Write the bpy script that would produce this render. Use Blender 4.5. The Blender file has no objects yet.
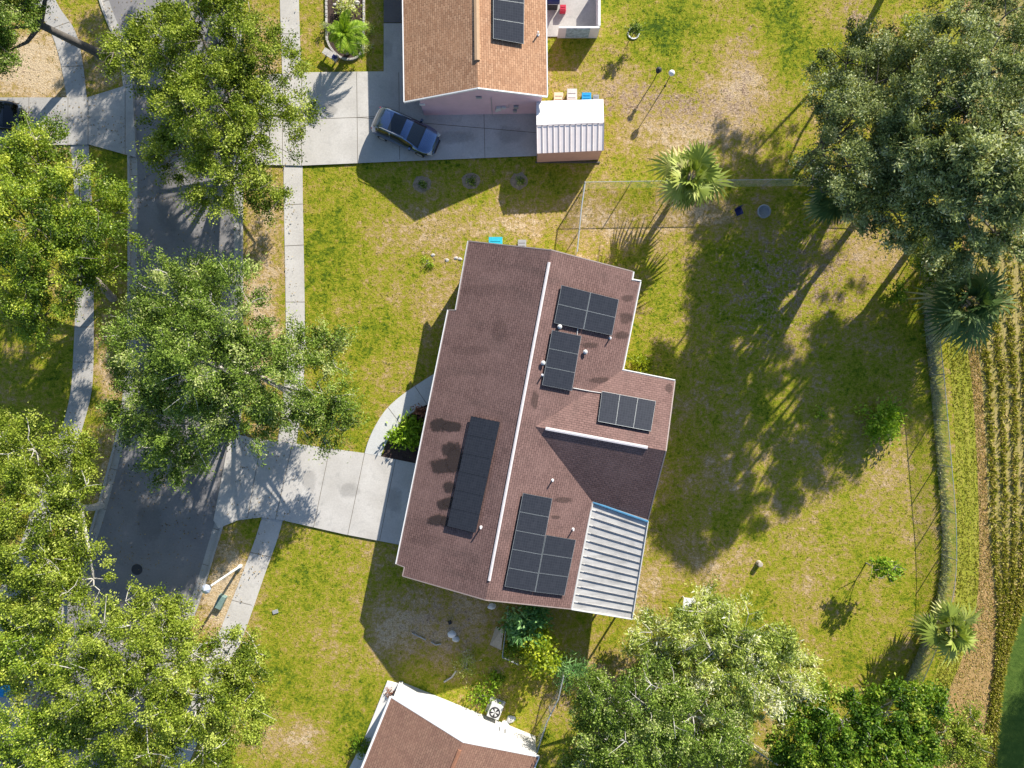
import bpy, bmesh, math, random
import numpy as np
from mathutils import Vector, noise
random.seed(7)
RNG = np.random.default_rng(11)
R = math.radians
scene = bpy.context.scene
COL = scene.collection

# ------------------------------------------------------------------ camera geometry (drone looking straight down)
H = 48.0          # camera height in metres
F = 720.0         # focal length in pixels
def P(px, py, z=0.0):
    s = (H - z) / F
    return Vector(((px - 512) * s, (384 - py) * s, z))
def ray_plane(px, py, n, c):
    d = Vector(((px - 512) / F, (384 - py) / F, -1.0)); o = Vector((0, 0, H))
    t = (c - n.dot(o)) / n.dot(d)
    return o + d * t

# ------------------------------------------------------------------ materials
def new_mat(name):
    m = bpy.data.materials.new(name); m.use_nodes = True
    nt = m.node_tree; nt.nodes.clear()
    out = nt.nodes.new('ShaderNodeOutputMaterial')
    b = nt.nodes.new('ShaderNodeBsdfPrincipled')
    nt.links.new(b.outputs[0], out.inputs[0])
    return m, nt, b, out
def N(nt, t, **kw):
    n = nt.nodes.new(t)
    for k, v in kw.items(): setattr(n, k, v)
    return n
def ramp(nt, stops, src=None, interp='LINEAR'):
    r = N(nt, 'ShaderNodeValToRGB'); r.color_ramp.interpolation = interp
    el = r.color_ramp.elements
    while len(el) < len(stops): el.new(0.5)
    for e, (p, c) in zip(el, stops):
        e.position = p; e.color = (c[0], c[1], c[2], 1)
    if src is not None: nt.links.new(src, r.inputs[0])
    return r
def noise_n(nt, scale, detail=4, rough=.6, vec=None):
    n = N(nt, 'ShaderNodeTexNoise'); n.inputs['Scale'].default_value = scale
    n.inputs['Detail'].default_value = detail; n.inputs['Roughness'].default_value = rough
    if vec is not None: nt.links.new(vec, n.inputs['Vector'])
    return n
def math_n(nt, op, a, b=None, clamp=False):
    n = N(nt, 'ShaderNodeMath', operation=op); n.use_clamp = clamp
    for i, v in enumerate((a, b)):
        if v is None: continue
        if isinstance(v, (int, float)): n.inputs[i].default_value = v
        else: nt.links.new(v, n.inputs[i])
    return n.outputs[0]
def mix_n(nt, fac, a, b, mode='MIX'):
    n = N(nt, 'ShaderNodeMix', data_type='RGBA', blend_type=mode)
    for i, v in ((0, fac), (6, a), (7, b)):
        if isinstance(v, (int, float)): n.inputs[i].default_value = v
        elif isinstance(v, tuple): n.inputs[i].default_value = (v[0], v[1], v[2], 1)
        else: nt.links.new(v, n.inputs[i])
    return n.outputs[2]
def coord(nt, out='Object'):
    return N(nt, 'ShaderNodeTexCoord').outputs[out]
def world_pos(nt):
    return N(nt, 'ShaderNodeNewGeometry').outputs['Position']

MATS = {}
def mat(name, col, rough=.7, metal=0., var=.15, scale=6., bump=0.0, spec=.4, bscale=None):
    """plain surface with procedural tone variation"""
    if name in MATS: return MATS[name]
    m, nt, b, out = new_mat(name)
    v = world_pos(nt)
    n = noise_n(nt, scale, 5, .65, v)
    lo = tuple(c * (1 - var) for c in col); hi = tuple(min(1, c * (1 + var)) for c in col)
    r = ramp(nt, [(.3, lo), (.7, hi)], n.outputs[0])
    nt.links.new(r.outputs[0], b.inputs['Base Color'])
    b.inputs['Roughness'].default_value = rough; b.inputs['Metallic'].default_value = metal
    b.inputs['Specular IOR Level'].default_value = spec
    if bump:
        nb = noise_n(nt, bscale or scale * 4, 4, .7, v)
        bp = N(nt, 'ShaderNodeBump'); bp.inputs['Strength'].default_value = bump; bp.inputs['Distance'].default_value = .02
        nt.links.new(nb.outputs[0], bp.inputs['Height']); nt.links.new(bp.outputs[0], b.inputs['Normal'])
    MATS[name] = m
    return m

def concrete_mat(name, c1, c2, stain):
    m, nt, b, out = new_mat(name); v = world_pos(nt)
    n1 = noise_n(nt, .55, 6, .65, v); n2 = noise_n(nt, 9, 5, .75, v); n3 = noise_n(nt, 2.2, 6, .7, v)
    c = ramp(nt, [(.3, c1), (.7, c2)], n1.outputs[0]).outputs[0]
    c = mix_n(nt, math_n(nt, 'MULTIPLY', ramp(nt, [(.5, (0, 0, 0)), (.72, (1, 1, 1))], n3.outputs[0]).outputs[0], .55), c, stain)
    c = mix_n(nt, .35, c, ramp(nt, [(.25, (.35, .35, .35)), (.75, (.75, .75, .75))], n2.outputs[0]).outputs[0], 'OVERLAY')
    nt.links.new(c, b.inputs['Base Color']); b.inputs['Roughness'].default_value = .85
    b.inputs['Specular IOR Level'].default_value = .25
    bp = N(nt, 'ShaderNodeBump'); bp.inputs['Strength'].default_value = .25; bp.inputs['Distance'].default_value = .01
    nt.links.new(n2.outputs[0], bp.inputs['Height']); nt.links.new(bp.outputs[0], b.inputs['Normal'])
    MATS[name] = m; return m

M_CONC = concrete_mat('concrete', (.42, .40, .37), (.55, .53, .50), (.30, .29, .27))
M_CONC2 = concrete_mat('old_concrete', (.33, .32, .30), (.46, .44, .41), (.22, .22, .21))
M_ASPH = concrete_mat('asphalt', (.19, .183, .185), (.26, .25, .25), (.15, .145, .15))
M_SLABDARK = concrete_mat('dark_paver', (.13, .12, .12), (.18, .165, .16), (.1, .09, .09))

def ground_mat():
    m, nt, b, out = new_mat('lawn_ground'); v = world_pos(nt)
    dry = N(nt, 'ShaderNodeAttribute', attribute_name='dry').outputs['Fac']
    lit = N(nt, 'ShaderNodeAttribute', attribute_name='litter').outputs['Fac']
    n1 = noise_n(nt, .28, 5, .6, v); n2 = noise_n(nt, 1.5, 5, .7, v); n3 = noise_n(nt, 4.5, 5, .78, v); n4 = noise_n(nt, 13, 3, .7, v)
    f = math_n(nt, 'ADD', dry, math_n(nt, 'MULTIPLY', math_n(nt, 'SUBTRACT', n1.outputs[0], .5), 1.1))
    f = math_n(nt, 'ADD', f, math_n(nt, 'MULTIPLY', math_n(nt, 'SUBTRACT', n2.outputs[0], .5), 1.3))
    f = math_n(nt, 'ADD', f, math_n(nt, 'MULTIPLY', math_n(nt, 'SUBTRACT', n3.outputs[0], .5), 1.6), True)
    c = ramp(nt, [(.0, (.045, .085, .008)), (.2, (.14, .185, .010)), (.40, (.26, .262, .018)), (.58, (.315, .25, .055)), (.78, (.40, .28, .135)), (1., (.54, .42, .27))], f).outputs[0]
    n5 = noise_n(nt, 5.5, 4, .85, v)
    lc = ramp(nt, [(.36, (.11, .07, .04)), (.47, (.26, .18, .115)), (.56, (.42, .31, .22)), (.68, (.58, .46, .36))], n5.outputs[0]).outputs[0]
    lf = math_n(nt, 'ADD', lit, math_n(nt, 'MULTIPLY', math_n(nt, 'SUBTRACT', n2.outputs[0], .5), 1.3))
    lf = math_n(nt, 'ADD', lf, math_n(nt, 'MULTIPLY', math_n(nt, 'SUBTRACT', n3.outputs[0], .5), 1.6))
    lf = ramp(nt, [(.4, (0, 0, 0)), (.62, (1, 1, 1))], lf).outputs[0]
    c = mix_n(nt, lf, c, lc)
    c = mix_n(nt, .7, c, ramp(nt, [(.3, (.2, .2, .2)), (.7, (.82, .82, .82))], n4.outputs[0]).outputs[0], 'OVERLAY')
    nt.links.new(c, b.inputs['Base Color']); b.inputs['Roughness'].default_value = .95; b.inputs['Specular IOR Level'].default_value = .1
    h = math_n(nt, 'ADD', math_n(nt, 'MULTIPLY', n3.outputs[0], .7), math_n(nt, 'MULTIPLY', n4.outputs[0], .4))
    bp = N(nt, 'ShaderNodeBump'); bp.inputs['Strength'].default_value = .75; bp.inputs['Distance'].default_value = .12
    nt.links.new(h, bp.inputs['Height']); nt.links.new(bp.outputs[0], b.inputs['Normal'])
    return m
def field_mat(name, rampstops, scale_x, scale_y):
    m, nt, b, out = new_mat(name); uv = coord(nt, 'UV')
    mp = N(nt, 'ShaderNodeMapping'); mp.inputs['Scale'].default_value = (scale_x, scale_y, 1); nt.links.new(uv, mp.inputs[0])
    n1 = noise_n(nt, 1, 6, .7, mp.outputs[0]); n2 = noise_n(nt, 5, 5, .75, world_pos(nt))
    f = math_n(nt, 'ADD', math_n(nt, 'MULTIPLY', n1.outputs[0], .6), math_n(nt, 'MULTIPLY', n2.outputs[0], .4))
    c = ramp(nt, rampstops, f).outputs[0]
    nt.links.new(c, b.inputs['Base Color']); b.inputs['Roughness'].default_value = .95; b.inputs['Specular IOR Level'].default_value = .1
    bp = N(nt, 'ShaderNodeBump'); bp.inputs['Strength'].default_value = .8; bp.inputs['Distance'].default_value = .12
    nt.links.new(f, bp.inputs['Height']); nt.links.new(bp.outputs[0], b.inputs['Normal'])
    return m
def leaf_mat(name, stops, trans=.3, rough=.45, spec=.35):
    m, nt, b, out = new_mat(name)
    a = N(nt, 'ShaderNodeAttribute', attribute_name='rnd').outputs['Fac']
    c = ramp(nt, stops, a).outputs[0]
    nt.links.new(c, b.inputs['Base Color']); b.inputs['Roughness'].default_value = rough; b.inputs['Specular IOR Level'].default_value = spec
    t = N(nt, 'ShaderNodeBsdfTranslucent')
    tc = mix_n(nt, 1.0, c, (1.5, 1.45, .55), 'MULTIPLY')
    nt.links.new(tc, t.inputs[0])
    mx = N(nt, 'ShaderNodeMixShader'); mx.inputs[0].default_value = trans
    nt.links.new(b.outputs[0], mx.inputs[1]); nt.links.new(t.outputs[0], mx.inputs[2]); nt.links.new(mx.outputs[0], out.inputs[0])
    MATS[name] = m; return m
L_BRIGHT = leaf_mat('oak_leaf_bright', [(0, (.045, .08, .008)), (.35, (.16, .225, .018)), (.7, (.32, .39, .045)), (.93, (.46, .52, .11)), (1, (.6, .6, .32))], .25, .6, .15)
L_YOAK = leaf_mat('oak_leaf_yellowish', [(0, (0.045, 0.090, 0.008)), (.35, (0.155, 0.241, 0.018)), (.7, (0.310, 0.414, 0.037)), (.93, (0.494, 0.540, 0.069)), (1, (0.640, 0.632, 0.345))], .3)
L_MID = leaf_mat('oak_leaf_mid', [(0, (.045, .075, .014)), (.4, (.135, .215, .026)), (.75, (.27, .375, .06)), (.93, (.45, .49, .19)), (1, (.6, .6, .4))], .22, .6, .15)
L_GREY = leaf_mat('oak_leaf_grey', [(0, (.055, .085, .025)), (.4, (.19, .235, .075)), (.75, (.37, .42, .17)), (.93, (.54, .57, .34)), (1, (.63, .63, .5))], .22, .6, .15)
L_PALE = leaf_mat('flowering_leaf', [(0, (0.105, 0.159, 0.025)), (.35, (0.291, 0.374, 0.057)), (.65, (0.524, 0.579, 0.131)), (.85, (0.640, 0.640, 0.361)), (1, (0.640, 0.640, 0.640))], .25)
L_RICH = leaf_mat('glossy_green_leaf', [(0, (.03, .075, .008)), (.45, (.11, .21, .014)), (.8, (.25, .36, .03)), (1, (.48, .52, .10))], .28, .5, .2)
L_LIME = leaf_mat('lime_leaf', [(0, (.09, .19, .01)), (.5, (.22, .36, .02)), (1, (.46, .56, .08))], .35, .5, .2)
L_BLUE = leaf_mat('bluish_leaf', [(0, (.04, .12, .03)), (.5, (.12, .27, .075)), (1, (.32, .48, .2))], .25, .6, .15)
L_YELL = leaf_mat('yellow_leaf', [(0, (.12, .20, .01)), (.5, (.30, .37, .015)), (1, (.56, .58, .06))], .35)
L_PALM = leaf_mat('palm_leaf', [(0, (.10, .14, .02)), (.5, (.24, .31, .05)), (.85, (.42, .46, .12)), (1, (.56, .50, .26))], .2, .5, .2)
L_PALMD = leaf_mat('dark_palm_leaf', [(0, (.035, .075, .02)), (.5, (.09, .155, .045)), (.85, (.20, .26, .09)), (1, (.38, .36, .2))], .15, .5, .2)
L_GRASS = leaf_mat('grass_blade', [(0, (.08, .14, .01)), (.4, (.18, .23, .02)), (.7, (.32, .29, .07)), (1, (.48, .38, .2))], .25, .7, .1)
L_WEED = leaf_mat('weed_blade', [(0, (.12, .17, .04)), (.5, (.31, .34, .12)), (1, (.54, .50, .30))], .25, .7, .1)
L_HAY = leaf_mat('dry_grass_blade', [(0, (.20, .22, .02)), (.4, (.38, .36, .06)), (.8, (.50, .38, .18)), (1, (.60, .48, .28))], .2, .8, .1)
L_DRYLEAF = leaf_mat('dry_oak_leaf', [(0, (.10, .07, .03)), (.5, (.24, .17, .08)), (1, (.42, .33, .18))], .1, .8, .1)
L_DEAD = leaf_mat('brown_leaf', [(0, (.12, .05, .03)), (.5, (.25, .10, .06)), (1, (.40, .2, .12))], .15)
M_BARK = mat('bark', (.24, .21, .18), .9, var=.35, scale=5, bump=.6)
M_BARKP = mat('pale_bark', (.46, .44, .40), .85, var=.3, scale=6, bump=.5)
M_BARKD = mat('dark_bark', (.10, .09, .08), .9, var=.3, scale=5, bump=.6)

def shingle_mat(name, c1, c2, c3, mortar, stain=.0):
    m, nt, b, out = new_mat(name); uv = coord(nt, 'UV')
    br = N(nt, 'ShaderNodeTexBrick'); nt.links.new(uv, br.inputs['Vector'])
    br.inputs['Scale'].default_value = 1.0; br.inputs['Brick Width'].default_value = .30; br.inputs['Row Height'].default_value = .145
    br.inputs['Mortar Size'].default_value = .016; br.inputs['Mortar Smooth'].default_value = .4; br.inputs['Bias'].default_value = 0
    br.inputs['Color1'].default_value = (*c1, 1); br.inputs['Color2'].default_value = (*c2, 1); br.inputs['Mortar'].default_value = (*mortar, 1)
    br.offset = .5
    wp = world_pos(nt)
    n1 = noise_n(nt, .5, 5, .65, wp); n2 = noise_n(nt, 6, 4, .7, wp)
    c = mix_n(nt, ramp(nt, [(.35, (0, 0, 0)), (.7, (.6, .6, .6))], n1.outputs[0]).outputs[0], br.outputs[0], c3)
    c = mix_n(nt, .4, c, ramp(nt, [(.25, (.3, .3, .3)), (.75, (.75, .75, .75))], n2.outputs[0]).outputs[0], 'OVERLAY')
    if stain:
        mp = N(nt, 'ShaderNodeMapping'); mp.inputs['Scale'].default_value = (.9, .25, 1); nt.links.new(uv, mp.inputs[0])
        n3 = noise_n(nt, 1.2, 5, .6, mp.outputs[0])
        c = mix_n(nt, math_n(nt, 'MULTIPLY', ramp(nt, [(.52, (0, 0, 0)), (.75, (1, 1, 1))], n3.outputs[0]).outputs[0], stain), c, (.06, .045, .04))
    nt.links.new(c, b.inputs['Base Color']); b.inputs['Roughness'].default_value = .9; b.inputs['Specular IOR Level'].default_value = .2
    bp = N(nt, 'ShaderNodeBump'); bp.inputs['Strength'].default_value = .5; bp.inputs['Distance'].default_value = .015
    hh = math_n(nt, 'SUBTRACT', n2.outputs[0], br.outputs['Fac'])
    nt.links.new(hh, bp.inputs['Height']); nt.links.new(bp.outputs[0], b.inputs['Normal'])
    return m
M_SHBROWN = shingle_mat('brown_shingles', (.152, .090, .080), (.20, .122, .108), (.218, .136, .12), (.055, .035, .032), .4)
M_SHTAN = shingle_mat('tan_shingles', (.31, .165, .095), (.47, .285, .175), (.42, .235, .135), (.16, .085, .05), .12)
M_SHRED = shingle_mat('red_brown_shingles', (.235, .13, .095), (.31, .185, .13), (.27, .15, .105), (.12, .07, .05), .1)
def stain_mat(name, col, k):
    m, nt, b, out = new_mat(name); u = N(nt, 'ShaderNodeSeparateXYZ'); nt.links.new(coord(nt, 'UV'), u.inputs[0])
    n1 = noise_n(nt, 3.0, 6, .75, world_pos(nt))
    f = math_n(nt, 'ADD', math_n(nt, 'SUBTRACT', 1.0, u.outputs[0]), math_n(nt, 'MULTIPLY', math_n(nt, 'SUBTRACT', n1.outputs[0], .5), 1.1))
    f = math_n(nt, 'MULTIPLY', ramp(nt, [(.12, (0, 0, 0)), (.42, (1, 1, 1))], f).outputs[0], k)
    b.inputs['Base Color'].default_value = (*col, 1); b.inputs['Roughness'].default_value = .95; b.inputs['Specular IOR Level'].default_value = .1
    tr = N(nt, 'ShaderNodeBsdfTransparent'); mx = N(nt, 'ShaderNodeMixShader')
    nt.links.new(f, mx.inputs[0]); nt.links.new(tr.outputs[0], mx.inputs[1]); nt.links.new(b.outputs[0], mx.inputs[2]); nt.links.new(mx.outputs[0], out.inputs[0])
    return m
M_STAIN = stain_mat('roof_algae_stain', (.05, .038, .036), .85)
M_OIL = stain_mat('oil_stain', (.12, .115, .11), .15)
M_WHITE = mat('white_paint', (.75, .75, .74), .5, var=.05, scale=2)
M_STUCCO = mat('white_stucco', (.53, .52, .505), .9, var=.08, scale=1.2, bump=.3, bscale=20)
M_PINK = mat('pink_stucco', (.60, .42, .48), .9, var=.07, scale=1.0, bump=.3, bscale=20)
M_TANWALL = mat('tan_stucco', (.52, .43, .34), .9, var=.07, scale=1.0, bump=.3, bscale=20)
M_SHEDPINK = mat('salmon_siding', (.50, .30, .25), .8, var=.08, scale=2)
M_SHEDROOF = mat('shed_sheet_metal', (.72, .655, .63), .6, .0, .06, 2)
M_SHEDWHITE = mat('shed_white_metal', (.74, .74, .73), .45, .0, .05, 2)
M_SEAM = mat('dark_seam', (.22, .2, .22), .7)
def streak_mat():
    m, nt, b, out = new_mat('weathered_metal'); v = world_pos(nt)
    mp = N(nt, 'ShaderNodeMapping'); mp.inputs['Rotation'].default_value = (0, 0, R(11)); mp.inputs['Scale'].default_value = (.5, 5, 1); nt.links.new(v, mp.inputs[0])
    n1 = noise_n(nt, 1, 6, .7, mp.outputs[0]); n2 = noise_n(nt, 1.1, 6, .7, v)
    f = math_n(nt, 'ADD', math_n(nt, 'MULTIPLY', n1.outputs[0], .5), math_n(nt, 'MULTIPLY', n2.outputs[0], .5))
    c = ramp(nt, [(.3, (.26, .26, .25)), (.5, (.44, .43, .41)), (.68, (.58, .57, .54))], f).outputs[0]
    nt.links.new(c, b.inputs['Base Color']); b.inputs['Roughness'].default_value = .6; b.inputs['Specular IOR Level'].default_value = .3
    return m
M_METALROOF = streak_mat()
M_RIBDARK = mat('roof_rib', (.10, .11, .13), .5, .2)
M_STEEL = mat('galvanised_steel', (.45, .46, .47), .45, .6, .15, 8)
M_WIRE = mat('fence_wire', (.42, .44, .44), .5, .5, .1, 8)
M_DARK = mat('black_plastic', (.025, .025, .028), .45, var=.2)
M_RUBBER = mat('tyre_rubber', (.02, .02, .02), .8, var=.2)
M_GLASS = mat('dark_glass', (.015, .02, .025), .06, 0, .1, spec=.8)
M_PANE = mat('window_glass', (.05, .07, .09), .08, 0, .1, spec=.8)
M_GREY = mat('grey_plastic', (.30, .31, .32), .6, var=.1)
M_LGREY = mat('light_grey_plastic', (.55, .55, .53), .6, var=.1)
M_BLUE = mat('blue_plastic', (.02, .30, .62), .4, var=.1)
M_TURQ = mat('turquoise_plastic', (.03, .42, .55), .4, var=.1)
M_NAVY = mat('navy_paint', (.015, .02, .10), .35, var=.2)
M_RED = mat('red_plastic', (.5, .02, .05), .45, var=.1)
M_CREAM = mat('cream_plastic', (.62, .52, .38), .6, var=.1)
M_WOOD = mat('weathered_wood', (.42, .37, .30), .85, var=.25, scale=6, bump=.4)
M_MULCH = mat('dark_mulch', (.055, .035, .03), .95, var=.6, scale=9, bump=1, bscale=14)
M_STONE = mat('pale_stone', (.45, .43, .41), .85, var=.3, scale=7, bump=.4)
M_STONEP = mat('pinkish_stone', (.48, .36, .32), .85, var=.35, scale=5, bump=.5)
M_UTIL = mat('utility_green', (.16, .24, .22), .6, var=.15)
M_LAMP = mat('lamp_head_grey', (.5, .54, .62), .35, .4, .1)
M_MURAL = mat('blue_grey_sheet', (.30, .42, .46), .8, var=.45, scale=4)
M_BIRD = mat('weathered_white', (.72, .72, .70), .7, var=.12)
def paint_mat(name, col):
    m, nt, b, out = new_mat(name)
    b.inputs['Base Color'].default_value = (*col, 1); b.inputs['Metallic'].default_value = .9
    n = noise_n(nt, 60, 2, .5, world_pos(nt)); r = ramp(nt, [(.3, tuple(c * .85 for c in col)), (.7, tuple(c * 1.15 for c in col))], n.outputs[0])
    nt.links.new(r.outputs[0], b.inputs['Base Color'])
    b.inputs['Roughness'].default_value = .2; b.inputs['Coat Weight'].default_value = .8; b.inputs['Coat Roughness'].default_value = .06
    return m
M_CARPAINT = paint_mat('sky_tinted_car_paint', (.15, .21, .34))  # sky reflection put into the paint as a blue base colour
M_CARBLACK = paint_mat('black_car_paint', (.02, .02, .022))
def panel_mat(name, line):
    m, nt, b, out = new_mat(name); uv = coord(nt, 'UV')
    br = N(nt, 'ShaderNodeTexBrick'); nt.links.new(uv, br.inputs['Vector']); br.offset = 0
    br.inputs['Scale'].default_value = 1; br.inputs['Brick Width'].default_value = .16; br.inputs['Row Height'].default_value = .16
    br.inputs['Mortar Size'].default_value = .006; br.inputs['Mortar'].default_value = (*line, 1)
    br.inputs['Color1'].default_value = (.026, .029, .037, 1); br.inputs['Color2'].default_value = (.033, .036, .045, 1)
    nt.links.new(br.outputs[0], b.inputs['Base Color']); b.inputs['Roughness'].default_value = .13; b.inputs['Specular IOR Level'].default_value = .25
    return m
M_PV = panel_mat('solar_cells', (.05, .055, .066))
M_PVFRAME = mat('solar_frame', (.30, .33, .34), .5, .2, .05)
M_PVFRAMED = mat('solar_frame_black', (.045, .05, .06), .4, .3, .05)
M_PVUNDER = mat('solar_backing', (.01, .01, .012), .8)
def chain_mat():
    m, nt, b, out = new_mat('chain_link'); uv = coord(nt, 'UV')
    mp = N(nt, 'ShaderNodeMapping'); mp.inputs['Rotation'].default_value = (0, 0, R(45)); mp.inputs['Scale'].default_value = (16, 16, 1)
    nt.links.new(uv, mp.inputs[0])
    br = N(nt, 'ShaderNodeTexBrick'); nt.links.new(mp.outputs[0], br.inputs['Vector']); br.offset = 0
    br.inputs['Scale'].default_value = 1; br.inputs['Brick Width'].default_value = 1; br.inputs['Row Height'].default_value = 1; br.inputs['Mortar Size'].default_value = .07
    b.inputs['Base Color'].default_value = (.62, .64, .63, 1); b.inputs['Metallic'].default_value = .1; b.inputs['Roughness'].default_value = .5
    tr = N(nt, 'ShaderNodeBsdfTransparent'); mx = N(nt, 'ShaderNodeMixShader')
    nt.links.new(br.outputs['Fac'], mx.inputs[0]); nt.links.new(tr.outputs[0], mx.inputs[1]); nt.links.new(b.outputs[0], mx.inputs[2])
    nt.links.new(mx.outputs[0], out.inputs[0])
    return m
M_CHAIN = chain_mat()

# ------------------------------------------------------------------ object helpers
def tag(o, label=None, cat=None, group=None, kind=None):
    if label: o['label'] = label
    if cat: o['category'] = cat
    if group: o['group'] = group
    if kind: o['kind'] = kind
    return o
def empty(name, loc, label, cat, group=None, rz=0):
    o = bpy.data.objects.new(name, None); COL.objects.link(o); o.location = loc; o.rotation_euler = (0, 0, rz)
    o.empty_display_size = .3
    return tag(o, label, cat, group)
class MB:
    def __init__(s): s.v = []; s.f = []; s.uv = []; s.mi = []
    def face(s, pts, uv=None, mi=0):
        i = len(s.v); s.v += [tuple(p) for p in pts]; s.f.append(list(range(i, i + len(pts))))
        s.uv.append(uv or [(0, 0)] * len(pts)); s.mi.append(mi)
    def box(s, c, size, rz=0, mi=0, top=1.0):
        cx, cy, cz = c; x, y, z = size[0] / 2, size[1] / 2, size[2] / 2
        ca, sa = math.cos(rz), math.sin(rz); pts = []
        for (a, b_, d) in ((-1, -1, -1), (1, -1, -1), (1, 1, -1), (-1, 1, -1), (-1, -1, 1), (1, -1, 1), (1, 1, 1), (-1, 1, 1)):
            k = top if d > 0 else 1
            px, py = a * x * k, b_ * y * k; pts.append((cx + px * ca - py * sa, cy + px * sa + py * ca, cz + d * z))
        for q in ((3, 2, 1, 0), (4, 5, 6, 7), (0, 1, 5, 4), (1, 2, 6, 5), (2, 3, 7, 6), (3, 0, 4, 7)):
            s.face([pts[i] for i in q], mi=mi)
    def prism(s, poly, z0, z1, mi=0, bottom=True):
        n = len(poly); A = sum(poly[i][0] * poly[(i + 1) % n][1] - poly[(i + 1) % n][0] * poly[i][1] for i in range(n))
        if A < 0: poly = poly[::-1]
        s.face([(p[0], p[1], z1) for p in poly], mi=mi)
        if bottom: s.face([(p[0], p[1], z0) for p in poly[::-1]], mi=mi)
        for i in range(n):
            a, b_ = poly[i], poly[(i + 1) % n]
            s.face([(a[0], a[1], z0), (b_[0], b_[1], z0), (b_[0], b_[1], z1), (a[0], a[1], z1)], mi=mi)
    def tube(s, pts, rad, n=8, cap=True, mi=0):
        pts = [Vector(p) for p in pts]; rings = []
        rr = rad if isinstance(rad, (list, tuple)) else [rad] * len(pts)
        for i, p in enumerate(pts):
            d = (pts[min(i + 1, len(pts) - 1)] - pts[max(i - 1, 0)])
            if d.length < 1e-6: d = Vector((0, 0, 1))
            d.normalize(); a = d.orthogonal().normalized() if abs(d.z) > .9 else d.cross(Vector((0, 0, 1))).normalized()
            b_ = d.cross(a)
            base = len(s.v)
            for k in range(n):
                t = 2 * math.pi * k / n; s.v.append(tuple(p + (a * math.cos(t) + b_ * math.sin(t)) * rr[i]))
            rings.append(base)
        for i in range(len(rings) - 1):
            for k in range(n):
                k2 = (k + 1) % n
                s.f.append([rings[i] + k, rings[i] + k2, rings[i + 1] + k2, rings[i + 1] + k]); s.uv.append([(0, 0)] * 4); s.mi.append(mi)
        if cap:
            s.f.append([rings[0] + k for k in range(n)][::-1]); s.uv.append([(0, 0)] * n); s.mi.append(mi)
            s.f.append([rings[-1] + k for k in range(n)]); s.uv.append([(0, 0)] * n); s.mi.append(mi)
    def lathe(s, c, prof, n=20, mi=0):
        c = Vector(c); base = len(s.v)
        for (r_, z) in prof:
            for k in range(n):
                t = 2 * math.pi * k / n; s.v.append((c.x + r_ * math.cos(t), c.y + r_ * math.sin(t), c.z + z))
        for i in range(len(prof) - 1):
            for k in range(n):
                k2 = (k + 1) % n
                s.f.append([base + i * n + k, base + i * n + k2, base + (i + 1) * n + k2, base + (i + 1) * n + k]); s.uv.append([(0, 0)] * 4); s.mi.append(mi)
        s.f.append([base + (len(prof) - 1) * n + k for k in range(n)]); s.uv.append([(0, 0)] * n); s.mi.append(mi)
    def build(s, name, mats, parent=None, smooth=False, bevel=0, local=None):
        me = bpy.data.meshes.new(name)
        off = Vector((0, 0, 0))
        if parent is not None and local is None:
            inv = parent_matrix(parent).inverted(); vs = [tuple(inv @ Vector(v)) for v in s.v]
        else: vs = s.v
        me.from_pydata(vs, [], s.f)
        if not isinstance(mats, (list, tuple)): mats = [mats]
        for m in mats: me.materials.append(m)
        if any(s.mi): me.polygons.foreach_set('material_index', s.mi)
        if any(u != (0, 0) for uu in s.uv for u in uu[:1] + uu[1:2]):
            l = me.uv_layers.new(name='UVMap'); flat = []
            for uu in s.uv:
                for u in uu: flat += [u[0], u[1]]
            l.data.foreach_set('uv', flat)
        if smooth: me.polygons.foreach_set('use_smooth', [True] * len(me.polygons))
        me.update()
        o = bpy.data.objects.new(name, me); COL.objects.link(o)
        if parent is not None: o.parent = parent
        if bevel:
            md = o.modifiers.new('bevel', 'BEVEL'); md.width = bevel; md.segments = 2; md.limit_method = 'ANGLE'
        return o
def parent_matrix(p):
    from mathutils import Matrix
    m = Matrix.Translation(p.location) @ p.rotation_euler.to_matrix().to_4x4()
    if p.parent: m = parent_matrix(p.parent) @ m
    return m
def copy_tree(o, parent=None):
    c = o.copy(); COL.objects.link(c)
    if parent is not None: c.parent = parent
    for ch in list(o.children): copy_tree(ch, c)
    return c

def leaf_object(name, quads, rnd, material, parent=None):
    """quads: (M,4,3) world coordinates -> one mesh with a per-face random value"""
    M_ = len(quads); me = bpy.data.meshes.new(name)
    v = quads.reshape(-1, 3)
    if parent is not None:
        inv = np.array(parent_matrix(parent).inverted()); v = v @ inv[:3, :3].T + inv[:3, 3]
    me.vertices.add(M_ * 4); me.vertices.foreach_set('co', v.astype(np.float32).ravel())
    me.loops.add(M_ * 4); me.loops.foreach_set('vertex_index', np.arange(M_ * 4, dtype=np.int32))
    me.polygons.add(M_); me.polygons.foreach_set('loop_start', np.arange(0, M_ * 4, 4, dtype=np.int32))
    me.polygons.foreach_set('loop_total', np.full(M_, 4, dtype=np.int32))
    me.materials.append(material)
    at = me.attributes.new('rnd', 'FLOAT', 'FACE'); at.data.foreach_set('value', np.clip(rnd, 0, 1).astype(np.float32))
    me.update(calc_edges=True)
    o = bpy.data.objects.new(name, me); COL.objects.link(o)
    if parent is not None: o.parent = parent
    return o
def unit(a): return a / (np.linalg.norm(a, axis=-1, keepdims=True) + 1e-9)
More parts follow.
